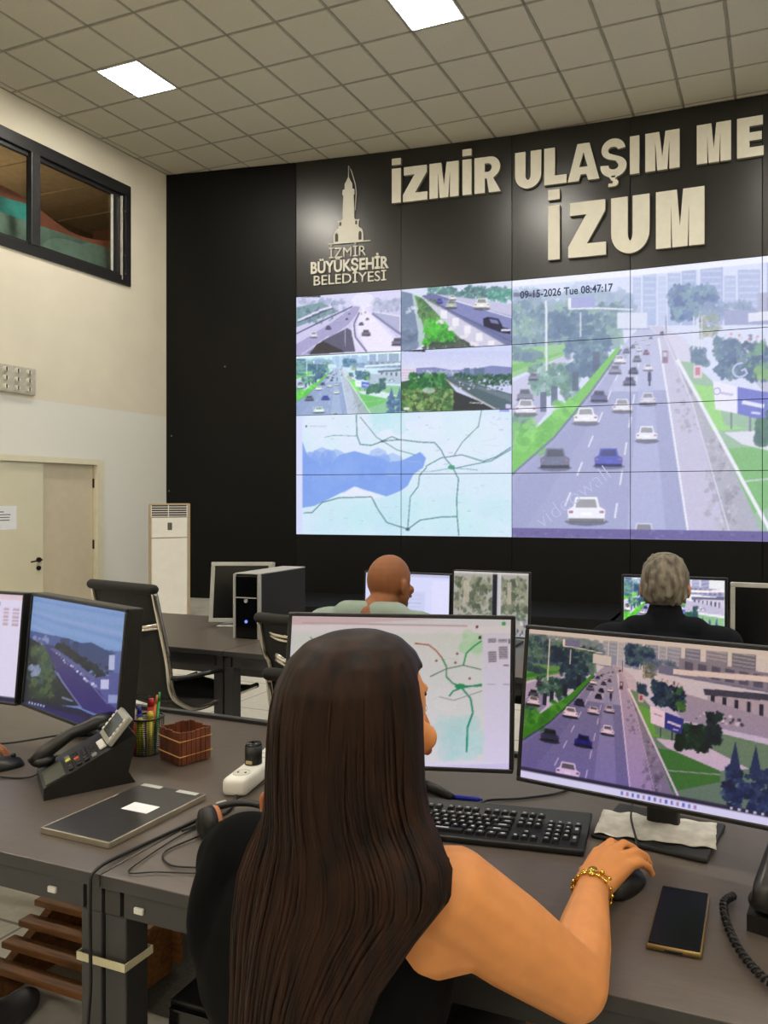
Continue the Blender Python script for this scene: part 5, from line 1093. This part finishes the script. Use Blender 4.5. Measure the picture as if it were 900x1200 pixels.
def face_parts(parent, g, f, browcol):
    M = Matrix.Rotation(-f, 4, 'Z')
    for s in (-1, 1):
        b = MB(); b.ell(g(s*.031, .0685, .008), .011, .010, .0065, M, 12, 8); e = b.build('eye', mat('eye_white', (225, 222, 215), .3), parent, True)
        b = MB(); b.ell(g(s*.031, .0770, .008), .005, .003, .005, M, 10, 6); b.build('iris', mat('iris_brown', (48, 30, 20), .2), e, True)
        b = MB(); b.capsule(g(s*.016, .0835, .03), g(s*.044, .0665, .031), .0035, .0025, 8); b.build('eyebrow', mat('brow_%d' % browcol[0], browcol, .8), parent, True)
    b = MB(); b.capsule(g(-.018, .094, -.058), g(.018, .094, -.058), .0075, .0075, 8); b.build('lips', mat('lips', (150, 84, 72), .5), parent, True)
def hand(b, wrist, chains, r=.0088):
    for ch in chains:
        for i in range(len(ch)-1): q = 1-.12*i; b.capsule(ch[i], ch[i+1], r*q*1.05, r*q*.95, 10)
def simple_hand(b, W, d, side, z_tip):
    """relaxed palm-down hand from wrist W along horizontal direction d"""
    W = Vector(W); d = Vector((d[0], d[1], 0)).normalized(); p = Vector((d.y, -d.x, 0)); K = W+d*.085+Vector((0, 0, .012)); ch = []
    for k, (o, L) in enumerate(((-.032, .034), (-.011, .039), (.011, .036), (.031, .028))):
        o *= side; a = K+p*o-Vector((0, 0, abs(o)*.2)); e1 = a+d*L+Vector((0, 0, .004)); e2 = e1+d*L*.62+Vector((0, 0, -.016)); e3 = e2+d*L*.35; e3.z = z_tip; ch.append([a, e1, e2, e3]); b.capsule(W+p*o*.55, a, .015, .0115, 10)
    t0 = W+d*.03-p*.02*side; ch.append([t0, t0+d*.035-p*.022*side+Vector((0, 0, -.006)), t0+d*.065-p*.024*side+Vector((0, 0, -.016))]); hand(b, W, ch)

def seated_person(label, loc, rz, skin_m, shirt_m, trouser_m, head=(0, .04, 1.13), yaw=0, sleeve='long', hair=None, hands=((.2, .42), (-.2, .42)), browcol=(60, 44, 34), sh=.19, shz=.93, feet=None, desk_z=DZ, elbows=None):
    P = thing('person', label, 'person', loc, rz)
    b = MB(); g = head_shape(b, head, yaw); b.capsule((head[0]*.7, head[1]-.03, head[2]-.06), (0, 0, shz+.02), .055, .062); b.ell((0, .01, shz-.12), sh*.8, .09, .17)
    arms = []
    for k, s in enumerate((1, -1)):
        S = Vector((s*sh, .0, shz-.015)); Hd = Vector((hands[k][0], hands[k][1], desk_z+.035)); Wr = Hd
        El = Vector(elbows[k]) if elbows else Vector((s*(sh+.06), .17, desk_z+.02)); arms.append((S, El, Wr)); d = (Wr-El); b.capsule(S, El, .047, .040); b.capsule(El, Wr, .040, .026)
        simple_hand(b, Wr, d, s, desk_z+.012)
    remesh('body', b, .0055, .5, skin_m, P, 3); face_parts(P, g, yaw, browcol)
    b = MB(); b.capsule((-sh+.02, 0, shz-.01), (sh-.02, 0, shz-.01), .062, .062); b.capsule((-sh*.5, -.005, shz+.03), (sh*.5, -.005, shz+.03), .05, .05); b.ell((0, .005, shz-.15), sh*.98, .125, .21); b.ell((0, .02, .62), sh*.92, .13, .17); b.ell((0, 0, .56), .18, .14, .11)
    if sleeve == 'collar': b.capsule((0, head[1]-.045, shz+.03), (0, head[1]-.04, shz+.085), .068, .062)
    for S, El, Wr in arms:
        b.capsule(S, S.lerp(El, .62 if sleeve == 'short' else 1), .062, .056 if sleeve == 'short' else .05)
        if sleeve != 'short': b.capsule(El, El.lerp(Wr, .86), .05, .038)
    remesh('shirt', b, .009, .5, shirt_m, P, 4)
    b = MB(); b.ell((0, 0, .545), .175, .14, .085); ft = feet or ((.11, .46), (-.11, .46))
    for k, s in enumerate((1, -1)): b.capsule((s*.09, .0, .53), (s*.11, .40, .525), .082, .062); b.capsule((s*.11, .40, .525), (ft[k][0], ft[k][1]-.06, .12), .060, .046)
    remesh('trousers', b, .011, .5, trouser_m, P, 4)
    for k in (0, 1):
        b = MB(); x, y = ft[k]; b.capsule((x, y-.07, .062), (x, y+.13, .04), .05, .036); b.ell((x, y+.03, .018), .048, .14, .018); remesh('shoe', b, .008, .4, mat('dark_grey_shoe', (52, 52, 54), .6), P, 3)
    if hair: hair(P, g, yaw)
    return P
def short_hair(col, col2):
    def f(P, g, yaw):
        M = Matrix.Rotation(-yaw, 4, 'Z'); b = MB(); b.ell(g(0, -.014, .034), .082, .098, .086, M); b.ell(g(0, -.03, -.006), .078, .080, .075, M)
        b.ell(g(0, .03, .085), .06, .06, .032, M)
        rnd = random.Random(2)
        for _ in range(150): a = rnd.uniform(0, 2*PI); z = rnd.uniform(-.04, .11); q = math.sqrt(max(.05, 1-((z-.02)/.105)**2)); x, y = .079*q*math.sin(a), -.018+.094*q*math.cos(a); \
            (y < .05 or z > .06) and b.capsule(g(x, y, z), g(x*1.03, y*1.02-.004, z-.02), .008, .005, 6)
        remesh('hair', b, .0055, .3, mat('hair_%d' % col[0], col, .75, col2=col2, scale=50, stretch=(1, 1, .25), bump=.4), P, 2)
    return f
m_sk1 = skin('tanned_skin', (142, 88, 54)); m_sk2 = skin('fair_skin', (196, 136, 98)); m_sk3 = skin('warm_skin', (206, 142, 88)); m_jean = mat('dark_trousers', (38, 40, 48), .85)
seated_person('bald man in a sage green shirt facing the far monitors', (-1.43, 2.44, 0), R(4), m_sk1, mat('sage_shirt', (140, 156, 146), .85, var=.06, bump=.1), m_jean, head=(.02, .115, 1.118), yaw=R(20), sleeve='short', sh=.205, shz=.985, hands=((.17, .50), (-.2, .48)))
seated_person('grey haired man in a dark navy jacket facing the far monitors', (-.37, 2.60, 0), R(9), m_sk2, mat('navy_jacket', (17, 20, 27), .9, var=.08, bump=.1, spec=.15), m_jean, head=(.0, .05, 1.14), yaw=R(0), sleeve='collar', hair=short_hair((138, 130, 116), (64, 56, 48)), browcol=(120, 112, 100), sh=.20, shz=.965, hands=((.16, .42), (-.17, .42)))
seated_person('seated person at the left photo edge, hand on a black mouse', (-2.22, .80, 0), 0, m_sk2, mat('grey_sweater', (70, 72, 78), .9), m_jean, head=(0, .04, 1.14), hair=short_hair((44, 34, 28), (26, 20, 18)), hands=((.225, .475), (-.1, .42)), elbows=((.19, .22, DZ+.045), (-.24, .2, DZ+.045)), sleeve='short', feet=((.24, .56), (-.12, .5)))

# ---------------------------------------------------------------- woman with long dark hair
WM = thing('person', 'woman with long dark hair in a black sleeveless top, seen from behind', 'person', (-.56, .85, 0)); WL = Vector((-.56, .85, 0))
lo = lambda *p: Vector(p)-WL
FA = R(21); hc = lo(-.520, .872, 1.150)
b = MB(); g = head_shape(b, hc, FA, (.072, .094, .112)); b.capsule(lo(-.53, .85, 1.08), lo(-.56, .85, .98), .05, .058); b.ell(lo(-.575, .855, .86), .155, .085, .15)
S, E_, W_ = lo(-.392, .862, .945), lo(-.262, .985, .787), lo(-.300, 1.25, .784)
b.capsule(S, S.lerp(E_, .5), .060, .057); b.capsule(S.lerp(E_, .5), E_, .057, .047); b.capsule(lo(-.42, .86, .90), S.lerp(E_, .3), .06, .05)
b.capsule(E_, E_.lerp(W_, .35), .047, .044); b.capsule(E_.lerp(W_, .35), W_, .044, .027)
K = [lo(-.313, 1.342, .797), lo(-.294, 1.338, .802), lo(-.273, 1.334, .798), lo(-.254, 1.327, .790)]
for i, k in enumerate(K): b.capsule(W_+Vector(((i-1.5)*.011, 0, 0)), k, .019, .0125, 12)
hand(b, W_, [[K[0], lo(-.297, 1.380, .804), lo(-.283, 1.404, .786), lo(-.278, 1.412, .770)], [K[1], lo(-.272, 1.376, .807), lo(-.255, 1.398, .790), lo(-.249, 1.407, .774)],
             [K[2], lo(-.248, 1.366, .801), lo(-.232, 1.385, .785), lo(-.226, 1.392, .768)], [K[3], lo(-.236, 1.350, .789), lo(-.224, 1.367, .775), lo(-.219, 1.374, .760)],
             [lo(-.318, 1.285, .783), lo(-.336, 1.322, .772), lo(-.331, 1.356, .760)]], .0092)
S2, E2, W2 = lo(-.725, .868, .935), lo(-.765, 1.02, .79), lo(-.72, 1.24, .785)
b.capsule(S2, E2, .056, .045); b.capsule(E2, W2, .045, .027); simple_hand(b, W2, (.1, 1), -1, DZ+.012)
m_wsk = skin('golden_skin', (212, 142, 84))
remesh('body', b, .0045, .5, m_wsk, WM, 3); face_parts(WM, g, FA, (46, 32, 24))
# black sleeveless top
b = MB(); b.capsule(lo(-.70, .85, .955), lo(-.46, .85, .955), .055, .055); b.ell(lo(-.575, .85, .83), .190, .112, .17); b.ell(lo(-.575, .85, .68), .172, .115, .20); b.ell(lo(-.575, .86, .56), .185, .14, .12); b.capsule(lo(-.60, .845, .985), lo(-.53, .845, .985), .05, .05)
b.ell(lo(-.715, .855, .88), .052, .085, .11); b.capsule(S2, S2.lerp(E2, .75), .060, .054)
remesh('sleeveless_top', b, .008, .5, mat('black_knit', (8, 8, 9), .95, var=.15, scale=60, spec=.12), WM, 4)
b = MB(); b.ell(lo(-.575, .85, .54), .18, .14, .085)
for x in (-.665, -.485): b.capsule(lo(x, .86, .53), lo(x, 1.26, .53), .085, .062); b.capsule(lo(x, 1.26, .53), lo(x, 1.24, .12), .06, .045)
remesh('trousers', b, .011, .5, mat('black_trousers', (20, 20, 22), .9), WM, 4)
for x in (-.665, -.485): b = MB(); b.capsule(lo(x, 1.23, .06), lo(x, 1.40, .036), .045, .032); b.ell(lo(x, 1.32, .018), .042, .125, .018); remesh('shoe', b, .008, .4, m_blk, WM, 3)
# hair: one falling mass with strands, open in front of the face
lev = np.array([  # z, x, y, half width, half depth
 (1.276, -.523, .848, .012, .014), (1.272, -.523, .847, .036, .042), (1.262, -.523, .846, .060, .070), (1.243, -.523, .846, .078, .092), (1.215, -.523, .846, .091, .107), (1.18, -.523, .846, .098, .114), (1.13, -.523, .845, .100, .115),
 (1.09, -.522, .842, .102, .112), (1.055, -.518, .836, .108, .105), (1.03, -.512, .826, .122, .098), (1.005, -.508, .814, .136, .092), (.975, -.508, .798, .142, .082), (.93, -.522, .776, .122, .066), (.87, -.536, .757, .098, .052), (.80, -.546, .745, .082, .045), (.73, -.550, .74, .07, .040), (.67, -.552, .74, .056, .032), (.63, -.552, .74, .036, .02)])
NZ, NA = 90, 160; zs = np.interp(np.linspace(0, len(lev)-1, NZ), np.arange(len(lev)), lev[:, 0]); par = [np.interp(-zs, -lev[:, 0], lev[:, k]) for k in range(1, 5)]
rng = np.random.default_rng(4); amp = rng.uniform(.3, 1, 40); frq = rng.integers(9, 70, 40); phs = rng.uniform(0, 2*PI, 40); drift = rng.uniform(-6, 6, 40)
rings = []; fdir = np.array([math.sin(FA), math.cos(FA)])
for i in range(NZ):
    z, cx, cy, a, d = zs[i], par[0][i], par[1][i], par[2][i], par[3][i]; th = np.linspace(0, 2*PI, NA, endpoint=False)
    gro = sum(amp[k]*np.sin(frq[k]*th+phs[k]+drift[k]*(1.27-z)) for k in range(40))/5.0; fade = min(1, max(0, (1.275-z)/.06))
    rr = 1+.011*gro*fade*(1+.6*(1.05-z if z < 1.05 else 0)); ca = np.cos(th)*fdir[0]+np.sin(th)*fdir[1]
    if 1.0 < z < 1.225: t = np.clip((ca-.40)/.3, 0, 1); rr = rr*(1-.62*t*t*(3-2*t)*min(1, (1.225-z)/.03, (z-1.0)/.02))
    part = np.exp(-((th-PI*1.5-.35)/.06)**2)*.010*fade*(1 if z > 1.2 else max(0, (z-1.12)/.08))
    x = cx+a*np.cos(th)*(rr-part*4); y = cy+d*np.sin(th)*(rr-part*4)
    rings.append([lo(x[k], y[k], z) for k in range(NA)])
def hair_mat():
    m = mat('dark_brown_hair', (48, 26, 14), .48, col2=(12, 6, 4), scale=55, stretch=(1, 1, .04), spec=.18); return m
b = MB(); b.loft(rings); b.build('long_hair', hair_mat(), WM, True)
# loose locks over the right shoulder and down the back
b = MB(); rnd = random.Random(9)
lz = -lev[:, 0]
for k in range(110):
    th = rnd.uniform(PI*.95, PI*1.98); z1 = rnd.uniform(.66, .9); z0 = rnd.choice([1.262, 1.25, 1.2, 1.14, 1.08]); dr = rnd.uniform(-.12, .12); off = rnd.uniform(.985, 1.012); r0 = rnd.uniform(.0018, .0036); pts = []; rs = []; n = 26
    for i in range(n):
        t = i/(n-1); z = z0+(z1-z0)*t; a = th+dr*t+.03*math.sin(4*t+k); cx, cy, wa, da = [float(np.interp(-z, lz, lev[:, q])) for q in (1, 2, 3, 4)]
        o_ = off*(.96+.04*min(1, t*5)); pts.append(lo(cx+wa*o_*math.cos(a), cy+da*o_*math.sin(a), z)); rs.append(r0*min(1, .25+t*6, .1+(1-t)*6))
    b.tube(pts, rs, 6)
o = b.build('loose_locks', hair_mat(), WM, True); o['kind'] = 'stuff'
# bracelets
m_gold = mat('gold', (232, 188, 84), .22, 1, var=.05)
ax = (Vector((-.300, 1.25, .784))-Vector((-.262, .985, .787))).normalized()
def bracelet(label, t, r, bead, n, tilt):
    c = Vector((-.300, 1.25, .784))+ax*t; x = ax.cross(Vector((0, 0, 1))).normalized(); y = x.cross(ax); br = thing('bracelet', label, 'bracelet', tuple(c), 0, 'gold bracelets'); ch = MB(); 
    pts = [x*math.cos(a)*r+y*math.sin(a)*r*.92+ax*tilt*math.cos(a) for a in np.linspace(0, 2*PI, n+1)[:-1]]; ch.tube(pts, .0016, 6, closed=True); ch.build('chain', m_gold, br, True); bd = MB()
    for i, p in enumerate(pts):
        if i % 2 == 0: bd.ell(p, bead, bead, bead, None, 8, 6)
    bd.build('beads', m_gold, br, True)
    pl = MB(); pl.ell(pts[n//4], bead*2.0, bead*2.4, bead*1.2, None, 10, 6); pl.build('pendant', m_gold, br, True)
bracelet('gold bead bracelet nearest the woman\'s hand', -.004, .0315, .0046, 24, .006); bracelet('thinner gold chain bracelet slipped lower on the woman\'s wrist', -.020, .0345, .0034, 32, -.006)
# her low stool
s = thing('office_stool', 'low black stool under the woman', 'stool', (-.575, .84, 0))
b = MB(); b.lathe([(.02, .40), (.2, .40), (.215, .415), (.215, .44), (.19, .455), (.001, .457)], 28); b.build('seat', m_mesh, s, True); b = MB(); b.cyl((0, 0, .1), (0, 0, .4), .028); b.build('gas_lift', m_chrome, s, True)
for k in range(5):
    an = R(54+72*k); p = Vector((.26*math.cos(an), .26*math.sin(an), .075)); b = MB(); b.tube([(0, 0, .12), tuple(p)], [.026, .016], 8); l = b.build('base_arm', m_blk, s, True); b = MB(); b.ell((p.x, p.y, .03), .024, .024, .03); b.cyl((p.x, p.y, .03), (p.x, p.y, .08), .008, n=8); b.build('castor', m_blk, l, True)
